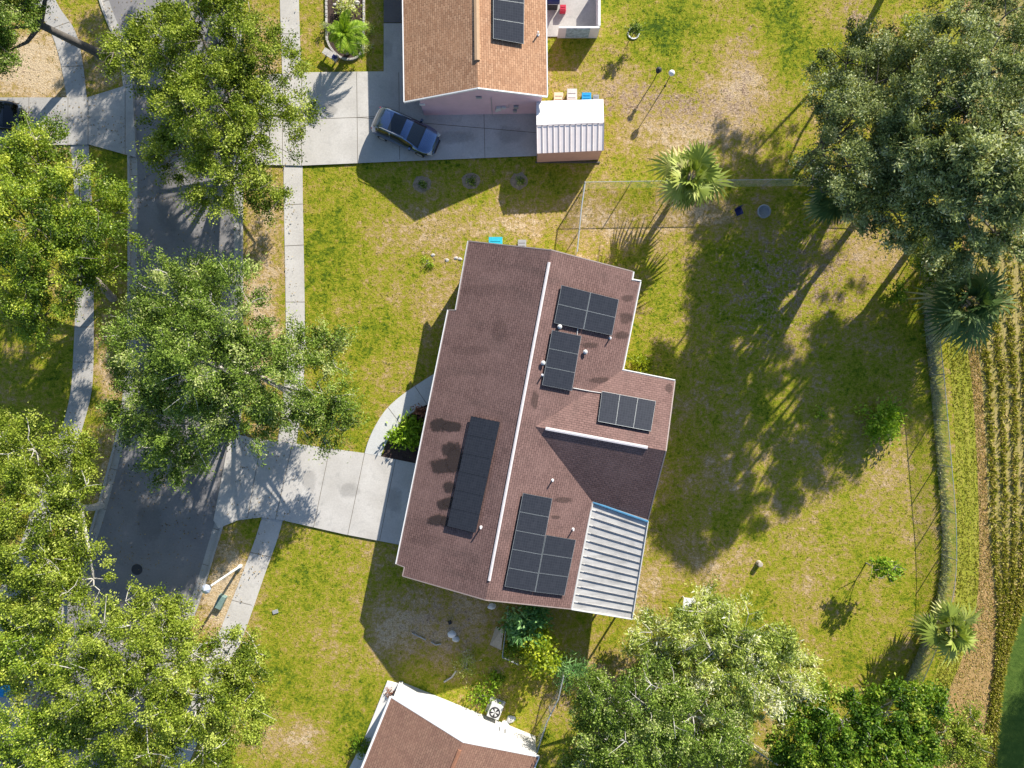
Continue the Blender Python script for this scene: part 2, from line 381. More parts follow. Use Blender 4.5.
def leaf_quads(c, L, W, zb=.6, dirs=None):
    n = len(c); nrm = unit(RNG.normal(size=(n, 3)) + np.array([0, 0, zb]))
    a = RNG.normal(size=(n, 3)) if dirs is None else dirs + .7 * RNG.normal(size=(n, 3))
    a = unit(a - (a * nrm).sum(1, keepdims=True) * nrm); b = np.cross(nrm, a)
    s = RNG.uniform(.65, 1.35, (n, 1)); L_ = L * s; W_ = W * s
    return np.stack([c - a * L_, c + b * W_ + a * L_ * .15, c + a * L_, c - b * W_ + a * L_ * .15], 1)

def tree(name, label, base, lobes, lm, bark, dens=4.2, per=185, L=.063, W=.036, clump=.44, hole=.12, cat='tree', group=None, trunk_r=.22, vflat=.62, twigs=.35, spray=1.5, seed=1, fork_at=.3):
    """base: ground pixel; lobes: (px, py, radius_px, height of lobe centre in m)"""
    rnd = random.Random(seed); b0 = P(*base)
    root = empty(name, b0, label, cat, group)
    tm = MB(); cs = []; rs = []; ds = []; cr = []
    zl = sum(l[3] for l in lobes) / len(lobes)
    cen = sum(((P(l[0], l[1], l[3])) for l in lobes), Vector()) / len(lobes)
    fork = b0.lerp(Vector((cen.x, cen.y, 0)), fork_at); fork.z = zl * fork_at * 1.2
    tm.tube([b0 + Vector((0, 0, -.1)), b0 + Vector((0, 0, .15)), b0.lerp(fork, .5) + Vector((rnd.uniform(-.1, .1), rnd.uniform(-.1, .1), 0)), fork], [trunk_r * 1.5, trunk_r * 1.15, trunk_r, trunk_r * .85], 9)
    for (px, py, rp, z) in lobes:
        c = P(px, py, z); Rr = rp * (H - z) / F
        mid = fork.lerp(c, .5) + Vector((rnd.uniform(-.5, .5), rnd.uniform(-.5, .5), rnd.uniform(0, .4)))
        inner = c + Vector((0, 0, -Rr * vflat * .35))
        tm.tube([fork, mid, inner], [trunk_r * .62, trunk_r * .42, trunk_r * .2], 6, cap=False)
        n = max(5, int(dens * Rr * Rr * math.pi * .8 / (clump * clump) * .25))
        ph = rnd.uniform(0, 100)
        limbs = []
        for k in range(max(4, int(Rr * 3))):
            t = 2 * math.pi * (k + rnd.random() * .7) / max(4, int(Rr * 3)); q = rnd.uniform(.45, .8)
            e = c + Vector((math.cos(t) * Rr * q, math.sin(t) * Rr * q, Rr * vflat * rnd.uniform(-.1, .5)))
            m2 = inner.lerp(e, .5) + Vector((rnd.uniform(-.2, .2), rnd.uniform(-.2, .2), rnd.uniform(0, .25)))
            tm.tube([inner, m2, e], [trunk_r * .22, trunk_r * .14, .025], 5, cap=False); limbs += [m2, e]
        for k in range(n):
            t = rnd.uniform(0, 2 * math.pi); sz = rnd.uniform(-.35, 1); cz = math.sqrt(max(0, 1 - sz * sz))
            q = rnd.uniform(.35, 1.0) ** .45
            ang = 1 + .42 * noise.noise(Vector((math.cos(t) * 1.7 + ph, math.sin(t) * 1.7, sz)))  + .16 * noise.noise(Vector((math.cos(t) * 5 + ph, math.sin(t) * 5, sz * 3)))
            d = Vector((math.cos(t) * cz, math.sin(t) * cz, sz * vflat)) * Rr * q * ang
            p = c + d
            if noise.noise(Vector((p.x * .55, p.y * .55, p.z * .4 + ph))) > .38 - hole * 1.3: 
                if rnd.random() < .85: continue
            cs.append(p); dd = d.normalized() + Vector((0, 0, .25)); ds.append(dd.normalized()); rs.append(clump * rnd.uniform(.6, 1.25)); cr.append(rnd.gauss(.47, .23))
            if rnd.random() < twigs:
                l0 = min(limbs, key=lambda w: (w - p).length_squared)
                tip = p + dd * rnd.uniform(.1, .55)
                tm.tube([l0, l0.lerp(tip, .55) + Vector((rnd.uniform(-.12, .12), rnd.uniform(-.12, .12), rnd.uniform(-.05, .1))), tip], [.03, .02, .007], 3, cap=False)
    cs = np.array(cs); ds = np.array(ds); rs = np.array(rs); cr = np.array(cr)
    idx = np.repeat(np.arange(len(cs)), per)
    g = RNG.normal(size=(len(idx), 3)) * .48; g[:, 2] *= .6
    al = (g * ds[idx]).sum(1, keepdims=True)
    pts = cs[idx] + (g + ds[idx] * al * (spray - 1)) * rs[idx][:, None]
    q = leaf_quads(pts, L, W, .9, ds[idx])
    r = cr[idx] + RNG.normal(size=len(idx)) * .17
    r = np.where(RNG.random(len(idx)) < .012, .97, np.minimum(r, .93))
    tm.build('trunk', bark, root, smooth=True)
    leaf_object('crown', q, r, lm, root)
    return root

def bush(name, label, px, py, rp, h, lm, L=.09, W=.045, n=1600, cat='shrub', group=None, twig=None, up=.5, parts=True):
    z = h * .55; c = P(px, py, z); Rr = rp * (H - z) / F
    root = empty(name, (c.x, c.y, 0), label, cat, group)
    k = max(6, int(Rr * Rr * 14)); cc = []
    for i in range(k):
        t = random.uniform(0, 6.283); q = math.sqrt(random.random()); zz = random.uniform(.25, 1) * h * (1 - .45 * q * q)
        cc.append((c.x + math.cos(t) * q * Rr * .85, c.y + math.sin(t) * q * Rr * .85, zz))
    cc = np.array(cc); idx = RNG.integers(0, k, n)
    sp = min(.3, Rr * .32)
    pts = cc[idx] + RNG.normal(size=(n, 3)) * np.array([sp, sp, sp * .7]); pts[:, 2] = np.maximum(pts[:, 2], .03)
    outd = unit(pts - np.array([c.x, c.y, h * .3]))
    crr = RNG.normal(.5, .18, k)
    leaf_object('foliage', leaf_quads(pts, L, W, up, outd), crr[idx] + RNG.normal(size=n) * .15, lm, root)
    st = MB()
    for i in range(min(k, 14)):
        st.tube([(c.x, c.y, 0), ((c.x + cc[i][0]) / 2, (c.y + cc[i][1]) / 2, cc[i][2] * .6), tuple(cc[i])], [.03, .02, .008], 4)
    st.build('stem', twig or M_BARK, root)
    return root

def palm(name, label, px, py, rp, z, lm, base=None, nf=34, seed=1, dead=6, feather=False):
    rnd = random.Random(seed); c = P(px, py, z); Rr = rp * (H - z) / F
    b = P(*base) if base else Vector((c.x, c.y, 0))
    root = empty(name, b, label, 'palm tree')
    t = MB(); pts = [b + Vector((0, 0, -.1))]; rad = [.24]
    for i in range(1, 9):
        pts.append(b.lerp(c, i / 8) + Vector((math.sin(i) * .02, 0, 0))); rad.append((.19, .165)[i % 2] + (.05 if i > 6 else 0))
    t.tube(pts, rad, 10); t.build('trunk', M_BARK, root, smooth=True)
    quads = []; rr = []; st = MB()
    for k in range(nf):
        az = k * 2.39996 + rnd.uniform(-.45, .45); lay = (k + .5) / nf
        el = R(82) - lay * R(105)                       # young upright fronds to old hanging ones
        Ld = Rr * rnd.uniform(.62, 1.15) * (.78 + .3 * math.sin(min(1, lay * 1.6) * 1.57))
        h = Vector((math.cos(az), math.sin(az), 0)); d0 = (h * math.cos(el) + Vector((0, 0, math.sin(el)))).normalized()
        if feather:
            prev = c.copy(); d = d0.copy(); side = h.cross(Vector((0, 0, 1))); spine = [prev.copy()]
            for s in range(10):
                d = (d + Vector((0, 0, -.13))).normalized(); nx = prev + d * Ld / 10
                for q in range(3):
                    p0 = prev.lerp(nx, q / 3); ll = Ld * .26 * math.sin(math.pi * min(.97, (s + 1.2 + q / 3) / 11.5)) + .08
                    for sg in (-1, 1):
                        tip = p0 + side * sg * ll * .8 + d * ll * .55 + Vector((0, 0, -.10 * ll + rnd.uniform(-.05, .05))); w = d * .035
                        m_ = p0.lerp(tip, .45) + Vector((0, 0, .04))
                        quads.append([p0 - w * .4, m_ - w, tip, m_ + w]); rr.append(rnd.gauss(.5, .2))
                prev = nx; spine.append(prev.copy())
            st.tube(spine, [.022] * 5 + [.012] * 6, 4)
        else:
            pet = Ld * .45; hub = c + d0 * pet + Vector((0, 0, -.08 * lay * Ld)); st.tube([c, c.lerp(hub, .5) + Vector((0, 0, .05)), hub], [.03, .022, .016], 4)
            side = h.cross(Vector((0, 0, 1))).normalized(); fw = (d0 + Vector((0, 0, -.25))).normalized(); up_ = side.cross(fw); rl = rnd.uniform(-.6, .6); side, up_ = side * math.cos(rl) + up_ * math.sin(rl), up_ * math.cos(rl) - side * math.sin(rl)
            tone = rnd.gauss(.5, .15) if k < nf - dead else .97
            for j in range(15):
                a = R(-112 + 224 * j / 14); dr = (fw * math.cos(a) + side * math.sin(a) + up_ * (.12 - .2 * abs(math.sin(a)))).normalized()
                ll = Ld * .56 * (1 - .35 * abs(a) / 2) * rnd.uniform(.88, 1.08)
                wv = dr.cross(up_).normalized() * .085
                m1 = hub + dr * ll * .5; tip = hub + dr * ll + Vector((rnd.uniform(-.06, .06), rnd.uniform(-.06, .06), -rnd.uniform(.15, .5) * ll))
                quads.append([hub, m1 - wv, tip, m1 + wv]); rr.append(tone + rnd.uniform(-.15, .15))
    st.build('stalk', M_WOOD if not feather else L_LIME, root)
    leaf_object('frond', np.array([[tuple(p) for p in q] for q in quads]), np.array(rr), lm, root)
    return root

# ------------------------------------------------------------------ pavement outlines (ground pixels)
def Q(pts, z=0.0): return [P(x, y, z) for x, y in pts]
road_w = [(70, -160), (88, -80), (109, 0), (124, 40), (133, 85), (137, 150), (137.5, 230), (137, 310), (135, 370), (129, 420), (117, 470), (100, 530), (78, 590), (45, 660), (0, 735), (-60, 820)]
road_e = [(205, -160), (222, -80), (232, 0), (234, 60), (234, 110), (234, 170), (234, 230), (234, 300), (233, 370), (231, 430), (222, 495), (208, 545), (189, 605), (160, 675), (120, 755), (70, 850)]
def offset_line(pts, d):
    """shift a pixel polyline sideways (positive = to the right of travel seen on screen going down -> west)"""
    out = []
    for i, p in enumerate(pts):
        a = Vector(pts[max(i - 1, 0)]); b = Vector(pts[min(i + 1, len(pts) - 1)]); t = (b - a).normalized()
        out.append((p[0] - t.y * d, p[1] + t.x * d))
    return out
def strip(name, A, B, material, z, kind='structure', thick=0):
    m = MB(); d = 0
    for i in range(len(A) - 1):
        a0, a1, b0, b1 = P(*A[i]), P(*A[i + 1]), P(*B[i]), P(*B[i + 1])
        L = (a1 - a0).length
        W0 = (b0 - a0).length
        q = [(a0.x, a0.y, z), (a1.x, a1.y, z), (b1.x, b1.y, z), (b0.x, b0.y, z)]; u = [(0, d), (0, d + L), (W0, d + L), (W0, d)]
        m.face(q, u)
        if thick:
            m.face([(a0.x, a0.y, z - thick), (a1.x, a1.y, z - thick), (a1.x, a1.y, z), (a0.x, a0.y, z)])
            m.face([(b1.x, b1.y, z - thick), (b0.x, b0.y, z - thick), (b0.x, b0.y, z), (b1.x, b1.y, z)])
        d += L
    o = m.build(name, material); tag(o, kind=kind); return o
def smooth_line(pts, n=6):
    out = []
    for i in range(len(pts) - 1):
        p0, p1, p2, p3 = pts[max(i - 1, 0)], pts[i], pts[i + 1], pts[min(i + 2, len(pts) - 1)]
        for k in range(n):
            t = k / n; out.append(tuple(.5 * (2 * p1[j] + (p2[j] - p0[j]) * t + (2 * p0[j] - 5 * p1[j] + 4 * p2[j] - p3[j]) * t * t + (3 * p1[j] - p0[j] - 3 * p2[j] + p3[j]) * t ** 3) for j in (0, 1)))
    out.append(pts[-1]); return out
RW = smooth_line(road_w); RE = smooth_line(road_e)

swE_l = [(277, -160), (279, -60), (280, 0), (283, 100), (284, 200), (286, 330), (284, 390), (277, 445), (262, 517), (243, 572), (217, 638), (196, 690), (160, 768), (110, 850)]
swE_r = [(296, -160), (298, -60), (299, 0), (302, 100), (303, 200), (305, 330), (303, 392), (296, 447), (283, 520), (264, 577), (241, 642), (218, 694), (183, 775), (133, 860)]
swW_l = [(-30, -60), (20, -8), (40, 14), (56, 45), (67, 97), (71, 146), (75, 200), (78, 260), (76, 300), (74, 345), (71, 390), (62, 428), (44, 480), (20, 545), (-12, 612), (-60, 690)]
swW_r = [(-10, -80), (42, -22), (60, 8), (78, 38), (87, 97), (89, 146), (92, 200), (94, 260), (94, 300), (94, 345), (92, 390), (82, 430), (64, 488), (40, 555), (10, 620), (-38, 700)]
SWEL, SWER, SWWL, SWWR = map(smooth_line, (swE_l, swE_r, swW_l, swW_r))
drive_main = [(231, 432), (252, 438), (293, 443), (365, 453), (425, 465), (403, 545), (345, 534), (283, 520), (262, 517), (238, 520), (219, 528), (214, 520)]
drive_pink = [(234, 84), (256, 76), (302, 73), (384, 72), (384, 24), (420, 24), (424, 110), (545, 112), (545, 156), (396, 162), (302, 166), (258, 165), (234, 172)]
drive_west = [(-90, 98), (88, 98), (133, 84), (137, 158), (90, 145), (-90, 147)]
walk_front = smooth_line([(365, 453), (369, 440), (376, 425), (385, 411), (396, 400), (412, 388), (440, 370)], 5)
walk_inner = smooth_line([(381, 456), (385, 446), (390, 437), (397, 428), (407, 417), (420, 408), (446, 396)], 5)
bed_mulch = [(382, 457), (386, 446), (391, 437), (398, 428), (408, 417), (421, 408), (440, 398), (428, 466)]

def in_poly(x, y, poly):
    inside = np.zeros(len(x), bool); n = len(poly)
    for i in range(n):
        x1, y1 = poly[i]; x2, y2 = poly[(i + 1) % n]
        if y1 == y2: continue
        c = ((y1 > y) != (y2 > y)) & (x < (x2 - x1) * (y - y1) / (y2 - y1) + x1); inside ^= c
    return inside
HARD = [offset_line(RW, 9) + offset_line(RE, -9)[::-1], SWEL + SWER[::-1], SWWL + SWWR[::-1], drive_main, drive_pink, drive_west, walk_front + walk_inner[::-1], bed_mulch]
HOUSES = [[(472, 255), (630, 285), (618, 380), (660, 388), (625, 605), (408, 560)], [(410, -80), (540, -80), (538, 112), (410, 112)], [(392, 684), (545, 762), (500, 840), (340, 800)], [(536, 104), (604, 104), (604, 162), (536, 162)]]

# ------------------------------------------------------------------ ground sheet
DRY = [  # px, py, rx, ry, amount (soil and turf condition; grove gap made less tan for missing shade)
 (25, 70, 45, 35, .75), (110, 60, 30, 50, .35), (262, 60, 16, 60, .4), (262, 300, 20, 130, .5), (225, 600, 30, 60, .55), (110, 460, 16, 60, .45), (105, 350, 14, 60, .3), (50, 370, 40, 30, -.1),
 (340, 20, 30, 50, .1), (330, 240, 30, 40, -.16), (350, 300, 50, 70, -.08), (400, 235, 40, 25, .3), (440, 300, 25, 30, .35), (505, 222, 60, 18, .38), (410, 400, 25, 30, .1), (340, 410, 30, 30, -.1),
 (300, 600, 30, 35, -.08), (340, 570, 40, 30, .05), (330, 640, 25, 30, .15), (385, 635, 22, 22, .28), (290, 700, 40, 30, -.05), (300, 740, 30, 20, .3), (340, 690, 30, 40, -.15), (445, 622, 62, 42, .5),
 (660, 35, 28, 40, -.35), (800, 55, 50, 50, -.22), (770, 10, 50, 25, -.2), (745, 60, 24, 70, .42), (700, 120, 70, 40, .38), (600, 200, 60, 20, .15), (620, 90, 50, 30, .2), (600, 60, 30, 30, .15), (640, 150, 40, 20, .1), (845, 15, 30, 20, .3),
 (620, 235, 60, 25, .28), (700, 215, 60, 20, .3), (860, 250, 50, 60, .22), (640, 380, 20, 40, .0), (850, 500, 80, 50, .12), (700, 560, 80, 25, .18), (640, 590, 25, 40, .25), (760, 610, 60, 20, .02), (890, 640, 50, 30, .05), (900, 450, 30, 40, .25), (720, 470, 60, 60, .15),
 (780, 330, 90, 90, .05), (770, 730, 30, 40, .3), (590, 690, 60, 60, .2), (490, 660, 60, 30, -.1)]
LIT = [(700, 110, 70, 32, .5), (745, 55, 18, 55, .4), (620, 95, 45, 25, .35), (770, 290, 90, 100, .45), (850, 250, 50, 70, .2), (870, 490, 70, 45, .22), (440, 625, 80, 50, .42), (30, 75, 45, 30, .3), (262, 300, 18, 110, .3), (225, 600, 25, 50, .25), (860, 20, 30, 30, .5), (720, 560, 60, 18, .2), (560, 700, 40, 30, .4)]  # grove gap gets less pale litter, standing in for absent shade
def field_val(px, py, blobs, base):
    v = np.full(px.shape, base)
    for (x, y, rx, ry, a) in blobs: v += a * np.exp(-(((px - x) / rx) ** 2 + ((py - y) / ry) ** 2))
    return v
xs = np.concatenate([[-1500, -600, -250, -120, -70, -50], np.arange(-42, 42.01, .35), [50, 70, 120, 250, 600, 1500]])
ys = np.concatenate([[-1500, -600, -250, -120, -70, -45], np.arange(-34, 34.01, .35), [45, 70, 120, 250, 600, 1500]])
GX, GY = np.meshgrid(xs, ys); nx, ny = len(xs), len(ys)
me = bpy.data.meshes.new('ground')
V = np.stack([GX.ravel(), GY.ravel(), np.zeros(nx * ny)], 1)
idx = np.arange(nx * ny).reshape(ny, nx)
Fq = np.stack([idx[:-1, :-1].ravel(), idx[:-1, 1:].ravel(), idx[1:, 1:].ravel(), idx[1:, :-1].ravel()], 1)
me.vertices.add(len(V)); me.vertices.foreach_set('co', V.ravel().astype(np.float32))
me.loops.add(Fq.size); me.loops.foreach_set('vertex_index', Fq.ravel().astype(np.int32))
me.polygons.add(len(Fq)); me.polygons.foreach_set('loop_start', np.arange(0, Fq.size, 4, dtype=np.int32)); me.polygons.foreach_set('loop_total', np.full(len(Fq), 4, dtype=np.int32))
PXg = GX.ravel() * 15 + 512; PYg = 384 - GY.ravel() * 15
at = me.attributes.new('dry', 'FLOAT', 'POINT'); at.data.foreach_set('value', field_val(PXg, PYg, DRY, .43).astype(np.float32))
at = me.attributes.new('litter', 'FLOAT', 'POINT'); at.data.foreach_set('value', field_val(PXg, PYg, LIT, .0).astype(np.float32))
me.materials.append(ground_mat()); me.update(calc_edges=True)
g = bpy.data.objects.new('ground', me); COL.objects.link(g); tag(g, kind='structure')

# road, gutters, kerbs
strip('road', RW, RE, M_ASPH, .008)
strip('gutter', offset_line(RW, -.0), offset_line(RW, 7), M_CONC2, .014)
strip('gutter', offset_line(RE, -7), offset_line(RE, 0), M_CONC2, .014)
strip('kerb', offset_line(RW, 7), offset_line(RW, 9.2), M_CONC2, .10, thick=.12)
strip('kerb', offset_line(RE, -9.2), offset_line(RE, -7), M_CONC2, .10, thick=.12)
def sheet(name, poly, material, z, thick=0):
    m = MB(); m.prism([P(*p) for p in poly], z - max(thick, .003), z, bottom=False); o = m.build(name, material); tag(o, kind='structure'); return o
def joints(name, segs, z, w=.016):
    m = MB()
    for a, b_ in segs:
        a, b_ = P(*a), P(*b_); d = (b_ - a).normalized(); nn = Vector((-d.y, d.x, 0)) * w
        m.face([(a - nn).to_tuple()[:2] + (z,), (b_ - nn).to_tuple()[:2] + (z,), (b_ + nn).to_tuple()[:2] + (z,), (a + nn).to_tuple()[:2] + (z,)])
    return tag(m.build(name, M_JOINT), kind='structure')
M_JOINT = mat('joint_dirt', (.14, .12, .09), .95)
M_STREAK = mat('tyre_dirt', (.3, .29, .27), .95, var=.2)
strip('sidewalk', SWER, SWEL, M_CONC, .030)
strip('sidewalk', SWWR, SWWL, M_CONC2, .030)
sheet('driveway', drive_main, M_CONC, .106)
sheet('driveway', drive_pink, M_CONC, .106)
sheet('driveway', drive_west, M_CONC2, .106)
m = MB()
for i in range(len(walk_front) - 1):
    a, b_, c, d = P(*walk_front[i]), P(*walk_front[i + 1]), P(*walk_inner[min(i + 1, len(walk_inner) - 1)]), P(*walk_inner[min(i, len(walk_inner) - 1)])
    m.face([(p.x, p.y, .112) for p in (a, b_, c, d)][::-1])
M_WALK = concrete_mat('light_concrete', (.47, .48, .47), (.56, .56, .54), (.40, .40, .38))
tag(m.build('path', M_WALK), kind='structure')
sheet('mulch', bed_mulch, M_MULCH, .05)
js = [((281, 150), (302, 150)), ((284, 205), (303, 204)), ((285, 246), (304, 245)), ((286, 302), (305, 302)), ((280, 34), (299, 34)), ((282, 90), (301, 90)), ((271, 480), (291, 484)), ((250, 552), (271, 557)), ((232, 600), (252, 605)),
      ((77, 307), (94, 307)), ((76, 327), (94, 327)), ((74, 362), (93, 362)), ((62, 67), (84, 66)), ((68, 120), (88, 120)), ((48, 30), (70, 22))]
joints('joint', js, .036)
joints('joint', [((365, 453), (348, 535)), ((330, 449), (314, 527)), ((293, 443), (276, 519)), ((262, 440), (248, 518)), ((396, 458), (380, 540)),
                 ((357, 73), (358, 164)), ((302, 120), (358, 118)), ((302, 73), (302, 166)), ((283, 75), (283, 166)), ((358, 118), (399, 116)), ((399, 73), (400, 160)), ((484, 114), (485, 158)), ((358, 118), (545, 134)),
                 ((89, 98), (89, 146)), ((69, 98), (69, 146)), ((126, 87), (126, 156)), ((30, 98), (30, 147))], .110)
joints('joint', [((388, 407), (401, 424)), ((415, 386), (427, 404))], .116)
gj = []
for L_, s in ((RW, 1), (RE, -1)):
    o2 = offset_line(L_, 9 * s)
    for i in range(0, len(L_), 4): gj.append((L_[i], o2[i]))
gm = MB()
for a, b_ in gj:
    a, b_ = P(*a), P(*b_); d = (b_ - a).normalized(); nn = Vector((-d.y, d.x, 0)) * .015
    gm.face([(p.x, p.y, .018) for p in (a - nn, b_ - nn, b_ + nn, a + nn)])
tag(gm.build('joint', M_JOINT), kind='structure')
sheet('porch_slab', [(384, -80), (412, -80), (412, 23.5), (384, 23.5)], M_SLABDARK, .13)
sheet('patio', [(545, -60), (597, -60), (597, 37), (545, 37)], M_CONC2, .06)
sheet('driveway', [(-160, 695), (18, 690), (30, 735), (-160, 760)], M_CONC2, .05)

for si, (x, y, rx, ry, z) in enumerate([(330, 110, 8, 6, .115), (455, 138, 20, 7, .115), (510, 135, 16, 9, .115), (388, 50, 6, 10, .115), (350, 490, 12, 8, .115), (395, 500, 9, 14, .115), (310, 480, 8, 12, .115), (170, 200, 14, 40, .012), (185, 90, 10, 60, .0135), (150, 520, 14, 24, .012), (190, 470, 10, 20, .0135), (60, 118, 14, 8, .115)]):
    m = MB(); ce = P(x, y); ce.z = z + .001 * si * .2
    ring = []
    for k in range(24):
        t = 2 * math.pi * k / 24; q = 1.2 + .3 * noise.noise(Vector((math.cos(t) * 1.5 + x, math.sin(t) * 1.5 + y, 0))); p = P(x + rx * q * math.cos(t), y - ry * q * math.sin(t)); p.z = ce.z; ring.append(p)
    for k in range(24): m.face([ce, ring[k], ring[(k + 1) % 24]], [(0.001, 0), (1, 0), (1, 0)])
    tag(m.build('oil_stain', M_OIL), kind='structure')
# ---- field on the right: mown grass strip, dry swath, crop rows, dark turf
fa = [(944, -200), (944, 200), (946, 330), (952, 384), (956, 460), (958, 540), (955, 600), (940, 660), (915, 720), (880, 800), (840, 900)]
fb = [(961, -200), (961, 200), (966, 330), (972, 384), (977, 460), (979, 540), (977, 600), (965, 650), (945, 700), (925, 760), (890, 900)]
fc = [(970, -200), (970, 200), (976, 330), (982, 384), (986, 460), (989, 540), (995, 600), (996, 640), (992, 690), (985, 740), (960, 900)]
fd = [(1045, -200), (1045, 200), (1045, 330), (1045, 384), (1043, 460), (1038, 540), (1028, 590), (1017, 625), (1004, 670), (998, 730), (985, 900)]
fe = [(1600, -200), (1600, 200), (1600, 330), (1600, 384), (1600, 460), (1600, 540), (1600, 590), (1600, 620), (1600, 670), (1600, 730), (1600, 900)]
FA, FB, FC, FD, FE = [smooth_line(k, 5) for k in (fa, fb, fc, fd, fe)]
M_F1 = field_mat('yellow_turf', [(.3, (.15, .18, .018)), (.5, (.29, .30, .035)), (.65, (.40, .35, .08)), (.8, (.46, .35, .16))], 3, .35)
M_F2 = field_mat('dry_soil', [(.3, (.20, .14, .05)), (.48, (.36, .24, .10)), (.62, (.50, .32, .14)), (.8, (.58, .42, .23))], 4, .5)
M_F3 = field_mat('crop_soil', [(.3, (.16, .14, .04)), (.45, (.30, .26, .08)), (.6, (.42, .33, .15)), (.75, (.52, .41, .22))], 5, .3)
M_F4 = field_mat('deep_turf', [(.3, (.04, .075, .012)), (.5, (.07, .12, .02)), (.7, (.12, .17, .03))], 2, 2)
strip('field', FA, FB, M_F1, .008); strip('field', FB, FC, M_F2, .008); strip('field', FC, FD, M_F3, .008); strip('field', FD, FE, M_F4, .008)

# ------------------------------------------------------------------ ground cover (stuff)
def tufts(name, x, y, hgt, wid, material, tone, nb=3, tilt=.6):
    n = len(x); k = np.repeat(np.arange(n), nb); m_ = len(k)
    b = np.stack([x[k] + RNG.normal(size=m_) * .04, y[k] + RNG.normal(size=m_) * .04, np.zeros(m_)], 1)
    d = RNG.normal(size=(m_, 3)) * tilt; d[:, 2] = 1; d = unit(d); h = hgt * RNG.uniform(.5, 1.4, (m_, 1)); w = wid * RNG.uniform(.6, 1.3, (m_, 1))
    s = unit(np.cross(d, RNG.normal(size=(m_, 3))))
    q = np.stack([b - s * w * .4, b + s * w * .4, b + d * h * .6 + s * w * .5, b + d * h + np.array([0, 0, -.15]) * h], 1)
    o = leaf_object(name, q, tone[k] + RNG.normal(size=m_) * .13, material); tag(o, kind='stuff'); return o
n = 60000
px = RNG.uniform(-40, 948, n); py = RNG.uniform(-40, 808, n); keep = np.ones(n, bool)
for pl in HARD + HOUSES: keep &= ~in_poly(px, py, pl)
dv = field_val(px, py, DRY, .38) + np.array([.5 * noise.noise(Vector((a * .05, b * .05, 3))) for a, b in zip(px, py)])
keep &= RNG.random(n) > np.clip(dv * .8, 0, .85)
px, py, dv = px[keep], py[keep], dv[keep]
o = tufts('lawn_grass', (px - 512) / 15, (384 - py) / 15, .05, .055, L_GRASS, np.clip(dv * .8 + .02, 0, .8))
tag(o, 'short patchy yellow green lawn grass around the houses', 'grass')
n = 16000
px = RNG.uniform(-20, 300, n); py = RNG.uniform(-20, 790, n); inside = np.zeros(n, bool)
for pl in HARD[:6]: inside |= in_poly(px, py, pl)
edge = np.array([noise.noise(Vector((a * .03, b * .03, 9))) for a, b in zip(px, py)])
inside &= RNG.random(n) < np.clip(.35 + edge, .05, .8)
px, py = px[inside], py[inside]
c = np.stack([(px - 512) / 15, (384 - py) / 15, np.full(len(px), .125)], 1)
hardtop = np.where(in_poly(px, py, HARD[0]), .03, .125); hardtop = np.where(in_poly(px, py, HARD[1]) | in_poly(px, py, HARD[2]), .13, hardtop); c[:, 2] = hardtop
o = leaf_object('fallen_leaves', leaf_quads(c, .06, .03, 3.), RNG.normal(.6, .25, len(c)), L_DRYLEAF); tag(o, 'dry fallen leaves scattered over the road and pavements', 'leaves', kind='stuff')
# dense rows on the field
def rowed(A, B, cnt, rows, jit=.1):
    t = RNG.uniform(0, len(A) - 1.001, cnt); i = t.astype(int); f = (t - i)[:, None]
    A_, B_ = np.array(A), np.array(B); a = A_[i] * (1 - f) + A_[i + 1] * f; b = B_[i] * (1 - f) + B_[i + 1] * f
    if rows: s = (RNG.integers(0, rows, cnt) + .5) / rows + RNG.normal(size=cnt) * jit / rows
    else: s = RNG.random(cnt)
    p = a * (1 - s[:, None]) + b * s[:, None]; return p[:, 0], p[:, 1]
x, y = rowed(FC, FD, 8500, 5, .17); ok = (y > -60) & (y < 790)
o = tufts('crop_rows', (x[ok] - 512) / 15, (384 - y[ok]) / 15, .25, .10, L_HAY, RNG.normal(.3, .22, ok.sum()), 3, .7); tag(o, 'rows of low green and straw crop in the field', 'crop')
x, y = rowed(FB, FC, 6000, 0); ok = (y > -60) & (y < 790)
o = tufts('dry_stubble', (x[ok] - 512) / 15, (384 - y[ok]) / 15, .07, .07, L_HAY, RNG.normal(.75, .2, ok.sum())); tag(o, 'dry straw stubble on the brown track beside the crop', 'stubble')
x, y = rowed(FA, FB, 6000, 3, .3); ok = (y > -60) & (y < 790)
o = tufts('verge_grass', (x[ok] - 512) / 15, (384 - y[ok]) / 15, .07, .07, L_HAY, RNG.normal(.25, .15, ok.sum())); tag(o, 'yellow green grass strip outside the long back fence', 'grass')
# weeds along the back fence
fence_e = [(922, 240), (923, 300), (926, 345), (930, 384), (936, 455), (941, 521), (940, 575), (931, 614), (918, 650), (900, 690)]
FEs = smooth_line(fence_e, 4)
x, y = rowed(FEs, [(p[0] + 7, p[1]) for p in FEs], 1500, 0)
o = tufts('fence_weeds', (x - 512) / 15, (384 - y) / 15, .4, .08, L_WEED, RNG.normal(.5, .2, len(x)), 4, .35); tag(o, 'ragged knee high weeds growing along the long back fence', 'weeds')

